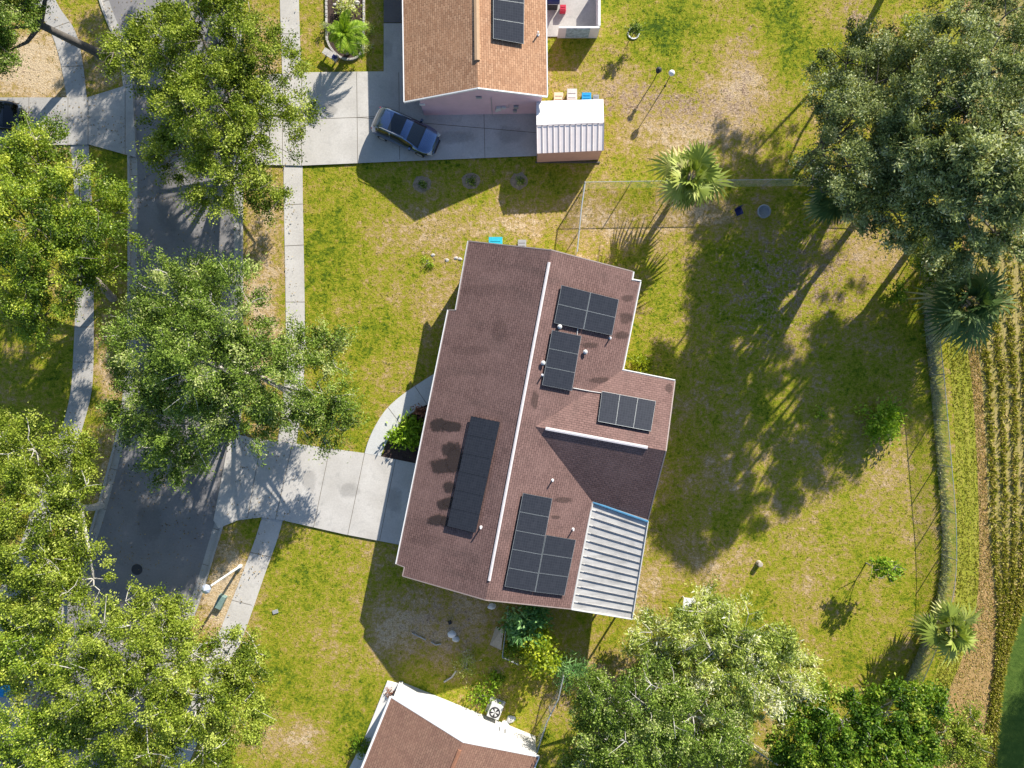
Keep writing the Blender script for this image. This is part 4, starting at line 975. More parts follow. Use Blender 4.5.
# ------------------------------------------------------------------ vehicles
def car(name, label, ctr, rz, paint, L=4.4, Wd=1.92, Ht=1.68, group='parked cars'):
    root = empty(name, ctr, label, 'car', group, rz)
    # stations along the car (x forward): x, half width, belt z, roof edge half width, roof edge z, centre z
    st = [(-2.32, .42, .80, .38, .86, .88), (-2.24, .70, .88, .6, .98, 1.02), (-2.08, .88, .98, .66, 1.18, 1.22), (-1.85, .91, 1.02, .66, 1.42, 1.48), (-1.55, .925, 1.03, .67, 1.56, 1.62), (-.9, .93, 1.02, .69, 1.60, 1.67), (-.2, .93, 1.0, .69, 1.60, 1.68), (.25, .93, .99, .68, 1.56, 1.64), (.45, .93, .98, .68, 1.50, 1.57),
          (.8, .925, .97, .70, 1.28, 1.34), (1.2, .915, .96, .76, 1.04, 1.10), (1.35, .91, .95, .78, .99, 1.05), (1.75, .88, .90, .74, .94, 1.0), (2.02, .80, .82, .64, .86, .92), (2.2, .64, .70, .50, .76, .80), (2.32, .38, .58, .3, .62, .64)]
    sx = L / 4.64; rows = []
    for (x, w, zb_, we, ze__, zc) in st:
        k = Wd / 1.86; kz = Ht / 1.68
        prof = [(w * .86, .22), (w * .985, .36), (w, .6), (w * .99, zb_ * kz - .08), (w * .95, zb_ * kz), ((w * .95 + we) / 2 + .03, (zb_ + ze__) / 2 * kz), (we, ze__ * kz), (we * .8, (ze__ * .35 + zc * .65) * kz), (we * .42, zc * kz - .006), (0, zc * kz)]
        rows.append([(x * sx, p[0] * k, p[1]) for p in prof])
    full = [r_ + [(x, -y_, z) for x, y_, z in r_[-2::-1]] for r_ in rows]; nc = len(full[0])
    m = MB(); base = 0
    for r_ in full: m.v += r_
    for i in range(len(full) - 1):
        for j in range(nc - 1): m.f.append([i * nc + j, (i + 1) * nc + j, (i + 1) * nc + j + 1, i * nc + j + 1]); m.uv.append([(0, 0)] * 4); m.mi.append(0)
    m.f.append(list(range(nc))); m.uv.append([(0, 0)] * nc); m.mi.append(0); m.f.append([(len(full) - 1) * nc + j for j in range(nc)][::-1]); m.uv.append([(0, 0)] * nc); m.mi.append(0)
    m.f = [f[::-1] for f in m.f]
    b = m.build('body', paint, root, smooth=True, local=True)
    def patch(nm, i0, i1, j0, j1, mm, off=.012, sh=.0):
        g_ = MB()
        def pt(i, j):
            i_, fi = int(i), i - int(i); j_, fj = int(j), j - int(j)
            def gp(a, c): return Vector(full[min(a, len(full) - 1)][min(c, nc - 1)])
            return gp(i_, j_).lerp(gp(i_ + 1, j_), fi).lerp(gp(i_, j_ + 1).lerp(gp(i_ + 1, j_ + 1), fi), fj)
        c0 = Vector((0, 0, .8)); nu = max(2, int((i1 - i0) * 3)); nv = max(2, int((j1 - j0) * 3))
        for a in range(nu):
            for c in range(nv):
                q = [pt(i0 + (i1 - i0) * aa / nu, j0 + (j1 - j0) * cc / nv) for aa, cc in ((a, c), (a, c + 1), (a + 1, c + 1), (a + 1, c))]
                g_.face([p + (Vector((p.x * .15, p.y, p.z - .6))).normalized() * off for p in q])
        return g_.build(nm, mm, root, smooth=True, local=True)
    patch('windshield', 8.1, 10.7, 6.25, nc - 1 - 6.25, M_GLASS)
    patch('rear_window', 1.8, 3.5, 6.4, nc - 1 - 6.4, M_GLASS if paint is not M_CARPAINT else M_PANE)
    patch('sunroof', 4.95, 6.45, 6.95, nc - 1 - 6.95, M_GLASS)
    for j0, j1 in ((4.25, 5.85), (nc - 1 - 5.85, nc - 1 - 4.25)):
        patch('side_window', 3.2, 5.15, j0, j1, M_GLASS); patch('side_window', 5.3, 9.4, j0, j1, M_GLASS)
    for s in (-1, 1):
        h = MB(); h.box((2.1 * sx, s * .66, .74), (.3, .26, .12), -s * .35, top=.8); h.build('headlight', M_LGREY, root, local=True, bevel=.02)
        h = MB(); h.box((-2.14 * sx, s * .70, .90), (.14, .16, .14), s * .5); h.build('tail_light', M_RED, root, local=True, bevel=.02)
        h = MB(); h.box((.75, s * 1.02, 1.02), (.16, .2, .13), top=.8); h.build('wing_mirror', paint, root, local=True, bevel=.03)
        h = MB(); h.tube([(-1.45, s * .66, 1.60), (-1.3, s * .66, 1.68), (.1, s * .66, 1.68), (.25, s * .66, 1.60)], .018, 6); h.build('roof_rail', M_STEEL, root, local=True)
        h = MB(); h.tube([(-1.1, s * .87, .3), (1.1, s * .87, .3)], .05, 6); h.build('sill', M_DARK, root, local=True)
        for x in (-1.42 * sx, 1.42 * sx):
            w = MB(); w.tube([(x, s * .70, .34), (x, s * .955, .34)], .34, 20); wo = w.build('wheel', M_RUBBER, root, local=True)
            w = MB(); w.tube([(x, s * .94, .34), (x, s * .97, .34)], .21, 12); w.build('rim', M_STEEL, wo, local=True)
    h = MB(); h.box((2.34 * sx, 0, .42), (.06, .9, .2)); h.build('grille', M_DARK, root, local=True)
    return root
cc_ = P(407.5, 136, 0); cc_.z = .106
car('parked_car', 'champagne grey SUV tinted blue for sky reflection, with dark sunroof parked askew beside the pink house', cc_, R(-23.5), M_CARPAINT)
cc_ = P(-3, 119); cc_.z = .106
car('parked_car', 'black car nosing into the frame under branches on the left driveway', cc_, R(-4), M_CARBLACK)

# ------------------------------------------------------------------ fences
def chain_fence(label, pts, h=1.65, spacing=3.0, gate=False, name='chain_link_fence', group='chain link fences', rail=.022):
    W_ = [P(*p) for p in pts]; root = empty(name, W_[0], label, 'fence', group)
    m = MB(); d = 0
    for i in range(len(W_) - 1):
        a, b_ = W_[i], W_[i + 1]; L_ = (b_ - a).length; z = Vector((0, 0, h - .03))
        m.face([a + Vector((0, 0, .03)), b_ + Vector((0, 0, .03)), b_ + z, a + z], [(d, 0), (d + L_, 0), (d + L_, h), (d, h)]); d += L_
    m.build('wire_mesh', M_CHAIN, root)
    m = MB(); m.tube([p + Vector((0, 0, h)) for p in W_], rail, 6); m.build('top_rail', M_WIRE, root)
    acc = 0; posts = [W_[0]]
    for i in range(len(W_) - 1):
        a, b_ = W_[i], W_[i + 1]; L_ = (b_ - a).length; t = spacing - acc
        while t < L_: posts.append(a.lerp(b_, t / L_)); t += spacing
        acc = (acc + L_) % spacing
    posts.append(W_[-1]); first = None
    for p in posts:
        if first is None:
            q = MB(); q.lathe(p, [(.035, 0), (.035, h), (.05, h + .02), (.02, h + .07)], 8); first = q.build('post', M_STEEL, root)
        else:
            c = first.copy(); COL.objects.link(c); c.parent = root; c.location = p - W_[0]
    return root
chain_fence('long chain link fence between the back yard and the crop field', FEs)
chain_fence('chain link fence running across the yards behind the bright palm', [(582.5, 189), (650, 188), (720, 187), (800, 186), (905, 190)])
chain_fence('short chain link fence from the north yard line to the brown roof corner', [(582.5, 190), (579, 215), (575, 256)], rail=.045)
chain_fence('chain link fence from the white gable wall towards the yellow bush', [(534, 748), (546, 712), (557, 690), (562, 668)], h=1.4, rail=.045)
chain_fence('chain link fence at the bottom beside the white topped post', [(700, 700), (741, 735), (775, 757), (800, 770), (830, 790)], h=1.4, rail=.05)
chain_fence('chain link side gate under the south eave of the brown roof', [(508, 606), (502.5, 650), (518, 657)], h=1.3, spacing=1.5, rail=.03)
m = MB(); a_, b_, c_, d_ = P(503.5, 629, 1.2), P(496.5, 626.5, .1), P(490, 645, .1), P(501, 650, 1.2)
th = Vector((.03, 0, .03)); m.face([a_, b_, c_, d_]); m.face([a_ - th, b_ - th, c_ - th, d_ - th][::-1])
for p, q in ((a_, b_), (b_, c_), (c_, d_), (d_, a_)): m.face([p, p - th, q - th, q])
tag(m.build('board', M_WOOD), 'weathered grey board leaning on the side gate below the eave', 'board')

# ------------------------------------------------------------------ street furniture and garden things
lp = P(240.5, 566); sl = empty('street_lamp', lp, 'tall pale street lamp standing between the road and the sidewalk', 'street lamp')
m = MB(); m.lathe(lp, [(.14, 0), (.14, .25), (.085, .3), (.075, 2.5), (.06, 5.0)], 12); m.build('pole', M_LGREY, sl, smooth=True)
m = MB(); m.lathe(lp + Vector((0, 0, 5.0)), [(.1, 0), (.2, .08), (.26, .3), (.16, .4)], 8); m.build('lamp_housing', M_DARK, sl)
m = MB(); m.lathe(lp + Vector((0, 0, 5.4)), [(.30, 0), (.26, .08), (.1, .2), (.03, .32)], 8); m.build('lamp_cap', M_LAMP, sl)
m = MB(); m.box(P(221.5, 601) + Vector((0, 0, .17)), (.5, .95, .34), R(-25), top=.92); ub = m.build('utility_box', M_UTIL, bevel=.03); tag(ub, 'low teal green utility box beside the street lamp shadow', 'utility box')
m = MB(); m.lathe(P(137, 569.5) + Vector((0, 0, .008)), [(.37, 0), (.37, .008), (.31, .012), (.31, .006), (.05, .010)], 24); mh = m.build('manhole_cover', mat('cast_iron', (.06, .06, .07), .6, .4)); tag(mh, 'round dark manhole cover in the road near the bottom left trees', 'manhole')
# yard lamp + dark feeder
yl = P(665, 86); o = empty('yard_lamp', yl, 'thin post lamp with white globe in the open north yard', 'lamp')
m = MB(); m.lathe(yl, [(.08, 0), (.03, .05), (.025, 1.75), (.07, 1.8)], 10); m.build('post', M_DARK, o)
m = MB(); m.lathe(yl + Vector((0, 0, 1.8)), [(.06, 0), (.16, .08), (.21, .2), (.16, .33), (.05, .4)], 14); m.build('globe', M_WHITE, o, smooth=True)
fd_ = P(654, 80); o = empty('bird_feeder', fd_, 'dark bird feeder on a pole beside the white globe lamp', 'bird feeder')
m = MB(); m.tube([fd_, fd_ + Vector((0, 0, 1.5))], .03, 8); m.build('pole', M_DARK, o)
m = MB(); m.lathe(fd_ + Vector((0, 0, 1.25)), [(.12, 0), (.14, .04), (.1, .06), (.1, .3), (.2, .32), (.02, .45)], 10); m.build('feeder', M_DARK, o)
# sapling in a white ring
rg = P(633.5, 33.5); m = MB()
for k in range(14):
    t = 2 * math.pi * k / 14; m.box((rg.x + math.cos(t) * .36, rg.y + math.sin(t) * .36, .04), (.16, .07, .08), t + math.pi / 2)
tag(m.build('edging_ring', M_WHITE), 'white block edging ring round the sapling in the north yard', 'edging')
tree('sapling', 'leafy sapling inside the white edging ring in the north yard', (633.5, 33.5), [(634, 29, 7, 1.3), (636, 31, 5, .8)], L_MID, M_BARK, dens=5, per=40, L=.06, W=.03, clump=.2, trunk_r=.03, hole=0, twigs=.2, cat='sapling', seed=4)
# small tree in the back yard
tree('young_tree', 'young lime green tree standing alone in the back lawn', (866, 563), [(880, 566, 9, 2.1), (889, 574, 9, 2.3), (877, 572, 6, 1.8), (893, 566, 6, 2.0)], L_LIME, M_BARK, dens=4, per=34, L=.085, W=.05, clump=.26, trunk_r=.04, hole=0, twigs=.5, seed=9)
bush('leafy_shrub', 'bright green shrub at the edge of the oak shade in the back yard', 885, 420, 22, 1.7, L_LIME, .11, .06, 1800)
bush('small_seedling', 'tiny bright seedling in the shade left of the back yard shrub', 822, 415, 6, .5, L_LIME, .08, .04, 120, cat='seedling')
bush('leafy_shrub', 'small green shrub in the sun patch near the back fence', 900, 292, 10, .7, L_RICH, .09, .05, 350)
m = MB(); st_ = P(758.5, 563); m.lathe(st_, [(.2, 0), (.17, .2), (.16, .42), (.1, .43)], 12); tag(m.build('tree_stump', M_WOOD), 'short cut tree stump alone in the back lawn', 'stump')
m = MB(); m.lathe(P(763, 212), [(.42, 0), (.45, .25), (.38, .26), (.36, .05), (.05, .04)], 18); tag(m.build('fire_pit', M_STEEL), 'round metal fire pit ring in the shaded back yard', 'fire pit')
# folding chair
fc_ = P(737, 213); o = empty('lawn_chair', fc_, 'small dark lawn chair at the edge of the oak shade', 'chair', rz=.4)
m = MB(); m.box((0, 0, .42), (.48, .46, .04)); m.build('seat', M_NAVY, o, local=True)
m = MB(); m.box((0, .24, .7), (.48, .04, .5)); m.build('backrest', M_NAVY, o, local=True)
for sx_ in (-.2, .2):
    for sy in (-.2, .2): m = MB(); m.tube([(sx_, sy, 0), (sx_, sy * .9, .42)], .015, 6); m.build('leg', M_STEEL, o, local=True)
# young shrubs mounds along the drive
for i, (x, y, lb) in enumerate(((422, 184, 'leftmost of three small dark shrubs in bare soil rings below the driveway'), (471, 181, 'middle of three small dark shrubs in bare soil rings below the driveway'), (519, 181, 'rightmost of three small dark shrubs in bare soil rings near the shed'))):
    bush('small_shrub', lb, x, y, 4.5, .5, L_MID, .06, .03, 220, group='small shrubs in soil rings', twig=M_BARKD)
    m = MB(); c = P(x, y); pts = [(c.x + math.cos(t) * (.6 + .12 * noise.noise(Vector((t, i, 0)))), c.y + math.sin(t) * (.55 + .15 * noise.noise(Vector((t * 2, i, 5))))) for t in [2 * math.pi * k / 20 for k in range(20)]]
    m.prism(pts, 0, .012, bottom=False); tag(m.build('soil', mat('bare_soil', (.30, .23, .16), .95, var=.35, scale=5, bump=.6)), kind='structure')
# bins behind the shed
def bin_(name, label, px, py, sx_, sy, h, mm, lidm=None, group=None, z0=0, cat='bin', rz=0):
    c = P(px, py, h); o = empty(name, (c.x, c.y, z0), label, cat, group, rz)
    m = MB(); m.box((0, 0, h / 2), (sx_ * .92, sy * .92, h), top=1.06); m.build('body', mm, o, local=True, bevel=.03)
    m = MB(); m.box((0, 0, h + .035), (sx_, sy, .06), top=.95); m.box((0, -sy * .28, h + .075), (sx_ * .7, .04, .03)); m.box((0, sy * .1, h + .075), (sx_ * .7, .04, .03)); m.build('lid', lidm or mm, o, local=True, bevel=.02)
    return o
bin_('storage_box', 'cream storage box leftmost of the items behind the shed', 558.5, 97, .62, .6, .6, M_CREAM, cat='box')
bin_('storage_box', 'grey slatted storage box between the cream and blue boxes', 572, 94.5, .66, .75, .9, M_GREY, M_LGREY, cat='box')
bin_('plastic_tub', 'bright blue plastic tub behind the shed roof', 586.5, 96.5, .62, .5, .55, M_BLUE, cat='tub')
bin_('storage_box', 'small dark grey box right of the blue tub behind the shed', 596, 97.5, .4, .35, .4, M_GREY, cat='box')
bin_('storage_box', 'turquoise box peeping out at the north eave of the brown roof', 495.5, 242.3, .9, .7, 1.0, M_TURQ, cat='box')
bin_('storage_box', 'grey box beside the turquoise one at the brown roof north eave', 522, 243.5, .55, .5, .9, M_GREY, cat='box')
bin_('plastic_tub', 'blue tub at the left frame edge under the street trees', 0, 693, .5, .5, .7, M_BLUE, cat='tub')
bin_('plastic_tub', 'red tub on the patio behind the pink house', 563, 8, .4, .4, .45, M_RED, cat='tub')
# barbecue
b_ = P(552, 7); o = empty('barbecue_grill', b_, 'dark blue barbecue grill on the patio beside the pink house', 'grill')
m = MB(); m.box(b_ + Vector((0, 0, .45)), (.7, .5, .7)); m.build('cart', M_DARK, o)
m = MB(); m.tube([b_ + Vector((-.45, 0, .9)), b_ + Vector((.45, 0, .9))], .27, 14); m.build('hood', M_NAVY, o)
m = MB(); m.tube([b_ + Vector((-.3, -.3, .9)), b_ + Vector((.3, -.3, .9))], .02, 6); m.build('handle', M_STEEL, o)
# AC unit
ac = P(495, 712, .8); ac.z = 0; rz = math.atan2(gv.y, gv.x); o = empty('air_conditioner', ac, 'square pale air conditioning unit by the white gable wall', 'air conditioner', rz=rz)
m = MB(); m.box((0, 0, .4), (.82, .9, .72)); m.build('cabinet', M_LGREY, o, local=True, bevel=.03)
m = MB(); m.lathe((0, -.05, .762), [(.36, 0), (.36, .02), (.31, .03), (.31, .005), (.02, .004)], 20); fn = m.build('fan_guard', M_DARK, o, local=True)
m = MB()
for k in range(5):
    t = k * 2 * math.pi / 5; m.face([(0, -.05, .775), (.28 * math.cos(t), -.05 + .28 * math.sin(t), .772), (.28 * math.cos(t + .7), -.05 + .28 * math.sin(t + .7), .79)])
m.build('blade', M_LGREY, fn, local=True)
m = MB(); m.box((0, 0, .02), (1.05, 1.1, .07)); m.build('base_pad', M_STONE, o, local=True)
# plastic table near the flowering tree
tb = P(689, 604, .5); tb.z = 0; o = empty('garden_table', tb, 'square white garden table at the tip of the pale flowering tree', 'table', rz=-.12)
m = MB(); m.box((0, 0, .5), (.78, .78, .04)); m.build('tabletop', M_BIRD, o, local=True, bevel=.01)
for a in (-.33, .33):
    for c in (-.33, .33): m = MB(); m.tube([(a, c, 0), (a, c, .48)], .03, 6); m.build('leg', M_BIRD, o, local=True)
# white topped post at the bottom fence
bp_ = P(771, 690); o = empty('bird_house_post', bp_, 'slim dark post with white box on top near the bottom fence', 'bird house')
m = MB(); m.tube([bp_, bp_ + Vector((0, 0, 1.9))], .045, 8); m.build('post', M_BARKD, o)
m = MB(); m.box(bp_ + Vector((0, 0, 2.05)), (.34, .34, .3), .3, top=.7); m.build('box', M_BIRD, o)
# garden bed with edging, palm, stones
bed = [(326, -60), (327, 30), (328, 42), (333, 51), (341, 58), (349, 60), (357, 58), (362, 52), (364, 44), (364, -60)]
sheet('mulch', bed, M_MULCH, .05)
BEs = smooth_line(bed, 6); pts_ = [P(*p) for p in BEs]; m = MB(); dcum = 0; last = pts_[0]
for i in range(1, len(pts_)):
    seg = pts_[i] - pts_[i - 1]; nseg = max(1, int(seg.length / .26))
    for k in range(nseg):
        p = pts_[i - 1].lerp(pts_[i], (k + .5) / nseg); m.box((p.x, p.y, .08), (seg.length / nseg * .85, .13, .16), math.atan2(seg.y, seg.x) + random.uniform(-.08, .08))
tag(m.build('bed_edging', M_STONE, bevel=.02), 'scalloped stone edging round the palm bed', 'edging')
palm('palm_tree', 'lime green feather palm in the stone edged bed by the driveway', 344, 33, 24, 2.1, L_LIME, nf=24, seed=3, dead=0, feather=True)
def rock(name, label, px, py, r_, h, mm, cat='rock', group=None):
    bm = bmesh.new(); bmesh.ops.create_icosphere(bm, subdivisions=2, radius=1)
    for v in bm.verts:
        k = 1 + .3 * noise.noise(v.co * 1.6 + Vector((px, py, 0))); v.co = Vector((v.co.x * r_ * k, v.co.y * r_ * k * .8, max(-.02, v.co.z * h * k)))
    me = bpy.data.meshes.new(name); bm.to_mesh(me); bm.free(); me.materials.append(mm)
    o = bpy.data.objects.new(name, me); COL.objects.link(o); o.location = P(px, py); return tag(o, label, cat, group)
for i, (x, y, r_) in enumerate([(339, 46, .22), (343, 51, .16), (350, 45, .2), (354, 49, .15), (358, 44, .18), (347, 54, .14), (352, 53, .17), (345, 3, .3), (352, 8, .28), (342, 9, .2), (357, 3, .22), (349, 14, .2), (335, 5, .15)]):
    rock('stone', 'one of the loose pale stones in the mulch of the palm bed', x, y, r_, r_ * .7, (M_STONE, M_STONEP)[i % 2], group='loose stones in the palm bed')
bush('flowering_shrub', 'dusty pink and cream shrub at the top of the palm bed', 350, 8, 12, .8, L_PALE, .08, .03, 700, twig=M_BARKP)
bush('grey_shrub', 'sparse straw coloured shrub right of the palm in the bed', 366, 28, 7, .6, L_PALE, .11, .015, 260, twig=M_BARKP)
bush('grey_shrub', 'sparse pale shrub at the lower right rim of the palm bed', 363, 44, 7, .5, L_PALE, .1, .015, 260, twig=M_BARKP)
bush('grey_shrub', 'grey green shrub at the left rim of the palm bed', 325, 27, 6, .5, L_GREY, .08, .02, 240)
# stone bench
bc = P(332, 57.5); o = empty('stone_bench', bc, 'small grey stone bench below the palm bed', 'bench', rz=R(-33))
m = MB(); m.box((0, 0, .44), (1.05, .42, .08)); m.build('seat', M_STONE, o, local=True, bevel=.015)
for s in (-.36, .36): m = MB(); m.box((s, 0, .2), (.12, .34, .4)); m.build('leg', M_STONE, o, local=True, bevel=.01)
m = MB(); m.box((0, 0, .06), (.3, .22, .1)); q = m.build('folded_cloth', M_NAVY, bevel=.02); q.location = bc + Vector((.3, -.19, .45)); q.rotation_euler = (0, 0, R(-33)); tag(q, 'dark blue bundle lying on the stone bench', 'cloth')
# bushes near the main house
bush('leafy_shrub', 'bright lime shrub in the mulch beside the curved front path', 405, 433, 15, 1.2, L_LIME, .15, .06, 1500)
bush('leafy_shrub', 'dark red leaved shrub under the front eave beside the path', 422, 412, 8, .6, L_DEAD, .08, .04, 300)
bush('leafy_shrub', 'yellow green shrub in the roof corner on the east side', 640, 366, 12, .9, L_YELL, .08, .04, 900)
bush('leafy_shrub', 'bluish green bush under the south eave of the brown roof', 527, 622, 22, 3.5, L_BLUE, .17, .05, 2000)
bush('leafy_shrub', 'acid yellow bush between the bluish bush and the big trees', 541, 652, 24, 2.8, L_YELL, .11, .07, 2000)
bush('leafy_shrub', 'dark green underbush left of the acid yellow bush', 520, 648, 16, 1.4, L_RICH, .1, .05, 900)
bush('spiky_shrub', 'spiky grey green shrub right of the acid yellow bush', 572, 672, 18, 1.5, L_BLUE, .24, .022, 900)
bush('twiggy_shrub', 'twiggy pale shrub on the bare ground above the white gable', 465, 670, 13, .9, L_PALE, .11, .014, 700, twig=M_BARKP)
bush('leafy_shrub', 'low green creeper patch left of the air conditioner', 479, 697, 15, .4, L_LIME, .09, .05, 500)
bush('leafy_shrub', 'lime weed clump in the grass above the air conditioner', 494, 682, 8, .4, L_LIME, .09, .05, 260)
bush('bromeliad', 'small red brown bromeliad at the white house corner', 389, 692, 5, .4, L_DEAD, .14, .02, 90, cat='plant')
bush('leafy_shrub', 'dark shrub along the west gutter of the white house', 362, 752, 11, .8, L_RICH, .07, .035, 900)
bush('grass_tuft', 'bright green weed tuft with pale stones on the front lawn', 428, 262, 6, .25, L_LIME, .1, .02, 140, cat='weed')
for i, (x, y) in enumerate([(433, 255), (447, 260), (456, 258), (460, 259)]): rock('stone', 'one of the pale stones near the weed tuft on the front lawn', x, y, .14, .06, M_STONE, group='pale stones on the front lawn')
bush('yellow_shrub', 'bright yellow shrub at the top edge of the oak grove', 913, 28, 13, 1.5, L_YELL, .1, .04, 900)
for i, (x, y, lb) in enumerate([(505, 724, 'white rock nearer the wall right of the air conditioner'), (511, 719, 'white rock farther right of the air conditioner')]): rock('rock', lb, x, y, .3, .22, M_BIRD)
# litter on the shaded ground
def bag(px, py, r_, lb, mm): 
    o = rock('plastic_bag', lb, px, py, r_, r_ * .8, mm, 'bag'); return o
bag(452, 634, .3, 'right and larger white bag on the bare shaded ground', M_BIRD); bag(456, 639, .26, 'lower white bag beside the larger bag on bare ground', M_LGREY)
bag(492, 606, .28, 'small white bag under the south eave of the brown roof', M_BIRD)
def stick(pts, r_, lb):
    m = MB(); m.tube([P(x, y, z) for x, y, z in pts], r_, 5); tag(m.build('fallen_branch', M_BARKP), lb, 'branch')
stick([(412, 633, .05), (418, 636, .06), (426, 640, .05)], .05, 'left pale fallen branch on the bare shaded ground')
stick([(431, 642, .05), (436, 645, .07), (441, 644, .05)], .05, 'right pale fallen branch near the white bags')
stick([(444, 682, .05), (452, 677, .1), (456, 671, .3)], .06, 'pale dead branch beside the twiggy pale shrub')
m = MB(); m.box(P(275.5, 611.5) + Vector((0, 0, .04)), (.36, .24, .07), .3); tag(m.build('meter_lid', M_GREY), 'small grey meter lid in the south front lawn', 'lid')
m = MB(); m.box(P(450, 622) + Vector((0, 0, .1)), (.2, .2, .2), .3); tag(m.build('block', M_DARK), 'small black block on the bare ground above the bags', 'block')
rock('white_tarp', 'crumpled white tarp half hidden under the oak grove', 822, 172, .5, .3, M_BIRD, 'tarp')

# ------------------------------------------------------------------ palms
palm('palm_tree', 'pale green fan palm standing in the sun by the yard fence', 690, 178, 40, 3.9, L_PALM, nf=38, seed=5)
palm('palm_tree', 'big dark fan palm leaning over the back fence into the field', 966, 303, 52, 3.6, L_PALMD, nf=46, seed=6)
palm('palm_tree', 'short fan palm at the lower bend of the back fence', 949, 629, 34, 2.3, L_PALM, nf=32, seed=8)
palm('palm_tree', 'dark fan palm tucked under the left edge of the oak grove', 838, 196, 34, 3.2, L_PALMD, nf=34, seed=12)

# ------------------------------------------------------------------ trees
TG = 'street trees'
tree('street_tree', 'bright green street tree over the road left of the pink house driveway', (250, 132),
     [(165, 55, 45, 6.2), (215, 40, 50, 7), (265, 62, 42, 6), (205, 100, 48, 7), (262, 115, 42, 6), (130, 52, 26, 5), (185, 8, 30, 6), (240, -5, 38, 6.5), (228, 178, 42, 5.5), (262, 195, 26, 4.6), (182, 152, 30, 5), (300, 115, 20, 4.5), (235, 140, 36, 6.5), (178, 115, 30, 5.5)],
     L_BRIGHT, M_BARK, seed=11, group=TG, hole=.15)
tree('street_tree', 'feathery street tree over the road above the main driveway', (262, 372),
     [(175, 300, 40, 5.8), (228, 318, 46, 6.8), (150, 345, 42, 5.6), (205, 365, 50, 7.2), (255, 375, 45, 6.6), (135, 400, 36, 5), (180, 425, 42, 5.8), (175, 465, 30, 4.8), (235, 415, 38, 6), (285, 420, 30, 5), (325, 400, 32, 4.8), (330, 350, 24, 4.4), (295, 350, 26, 5), (200, 278, 24, 5), (335, 425, 20, 4.2)],
     L_MID, M_BARKP, seed=12, group=TG, hole=.12, dens=4.9, L=.078, W=.030, spray=1.9)
tree('street_tree', 'broad street tree with dense yellow green crown at the left edge', (113, 298),
     [(35, 165, 38, 6), (75, 200, 42, 6.5), (30, 225, 48, 7), (90, 240, 38, 6), (60, 275, 42, 6), (10, 275, 40, 6.4), (105, 205, 24, 5), (100, 272, 22, 5), (22, 150, 22, 5), (38, 318, 26, 5), (0, 190, 34, 6.5), (55, 155, 26, 5.2)],
     L_YOAK, M_BARK, seed=13, group=TG, hole=.14)
tree('street_tree', 'street tree whose dark leaning trunk crosses the top left verge', (100, 54),
     [(8, 18, 26, 5), (-12, 48, 28, 5), (22, -8, 26, 5), (-30, 10, 40, 5.8), (6, 50, 14, 4.4), (30, 8, 14, 4.6), (50, -35, 22, 5)], L_MID, M_BARKD, seed=14, group=TG, trunk_r=.26, hole=.06, fork_at=.62)
tree('street_tree', 'light green street tree at the left beside the lower road', (101, 505),
     [(30, 450, 34, 5.6), (70, 452, 26, 5), (35, 500, 42, 6.4), (75, 500, 28, 5.4), (25, 550, 42, 6.2), (75, 545, 26, 5.2), (90, 580, 28, 5), (45, 595, 38, 6), (5, 480, 34, 6), (-20, 530, 40, 6.6), (0, 440, 24, 5)],
     L_BRIGHT, M_BARKP, seed=15, group=TG, hole=.13, dens=4.7)
tree('street_tree', 'wide street tree across the road in the bottom left corner', (197, 648),
     [(135, 615, 30, 5.6), (180, 615, 22, 5), (120, 650, 42, 6.6), (175, 665, 38, 6.2), (90, 690, 44, 7), (140, 715, 46, 7), (195, 705, 36, 6), (225, 655, 26, 4.8), (245, 675, 26, 4.6), (235, 715, 30, 5), (200, 755, 36, 6), (255, 650, 14, 4), (165, 640, 26, 6), (258, 700, 14, 4)],
     L_BRIGHT, M_BARKP, seed=16, group=TG, hole=.15, dens=4.7, twigs=.45)
tree('street_tree', 'street tree filling the bottom left corner beyond the wide one', (30, 700),
     [(30, 640, 38, 6), (65, 655, 30, 6), (20, 745, 42, 6), (60, 740, 38, 6.2), (100, 750, 38, 6), (0, 625, 28, 5.5), (40, 690, 22, 5.5), (-20, 770, 40, 6), (140, 770, 30, 5.6)],
     L_YOAK, M_BARKP, seed=17, group=TG, hole=.15, dens=4.7, twigs=.45)
OG = 'oaks of the north east grove'
tree('oak_tree', 'grey green oak at the left front of the north east grove', (800, 165),
     [(850, 60, 34, 5.2), (828, 95, 24, 5.4), (880, 80, 34, 7), (862, 120, 34, 8.4), (912, 52, 32, 8), (822, 152, 24, 7.4), (852, 165, 26, 9), (893, 108, 24, 9), (872, 55, 28, 4.6), (900, 82, 28, 5.2), (846, 130, 26, 5.5), (815, 182, 20, 6.5), (836, 178, 22, 7.5), (880, 160, 24, 5.2)], L_GREY, M_BARKD, seed=21, group=OG, hole=.17, L=.066, dens=4.3)
tree('oak_tree', 'grey green oak along the top of the north east grove', (895, 110),
     [(950, 42, 36, 10), (992, 70, 38, 11.5), (940, 90, 34, 10.5), (1000, 22, 32, 10), (1030, 60, 34, 10), (970, 8, 24, 9), (972, 112, 34, 11.5), (1022, 95, 26, 10.5)], L_GREY, M_BARKD, seed=22, group=OG, hole=.17, L=.066, dens=4.3)
tree('oak_tree', 'grey green oak in the middle of the north east grove', (868, 205),
     [(908, 135, 34, 9), (896, 172, 34, 8), (938, 155, 36, 10.5), (868, 198, 28, 6.8), (930, 203, 36, 9.4), (905, 222, 26, 7), (888, 148, 22, 8)], L_GREY, M_BARKD, seed=23, group=OG, hole=.09, L=.11, dens=4.6)
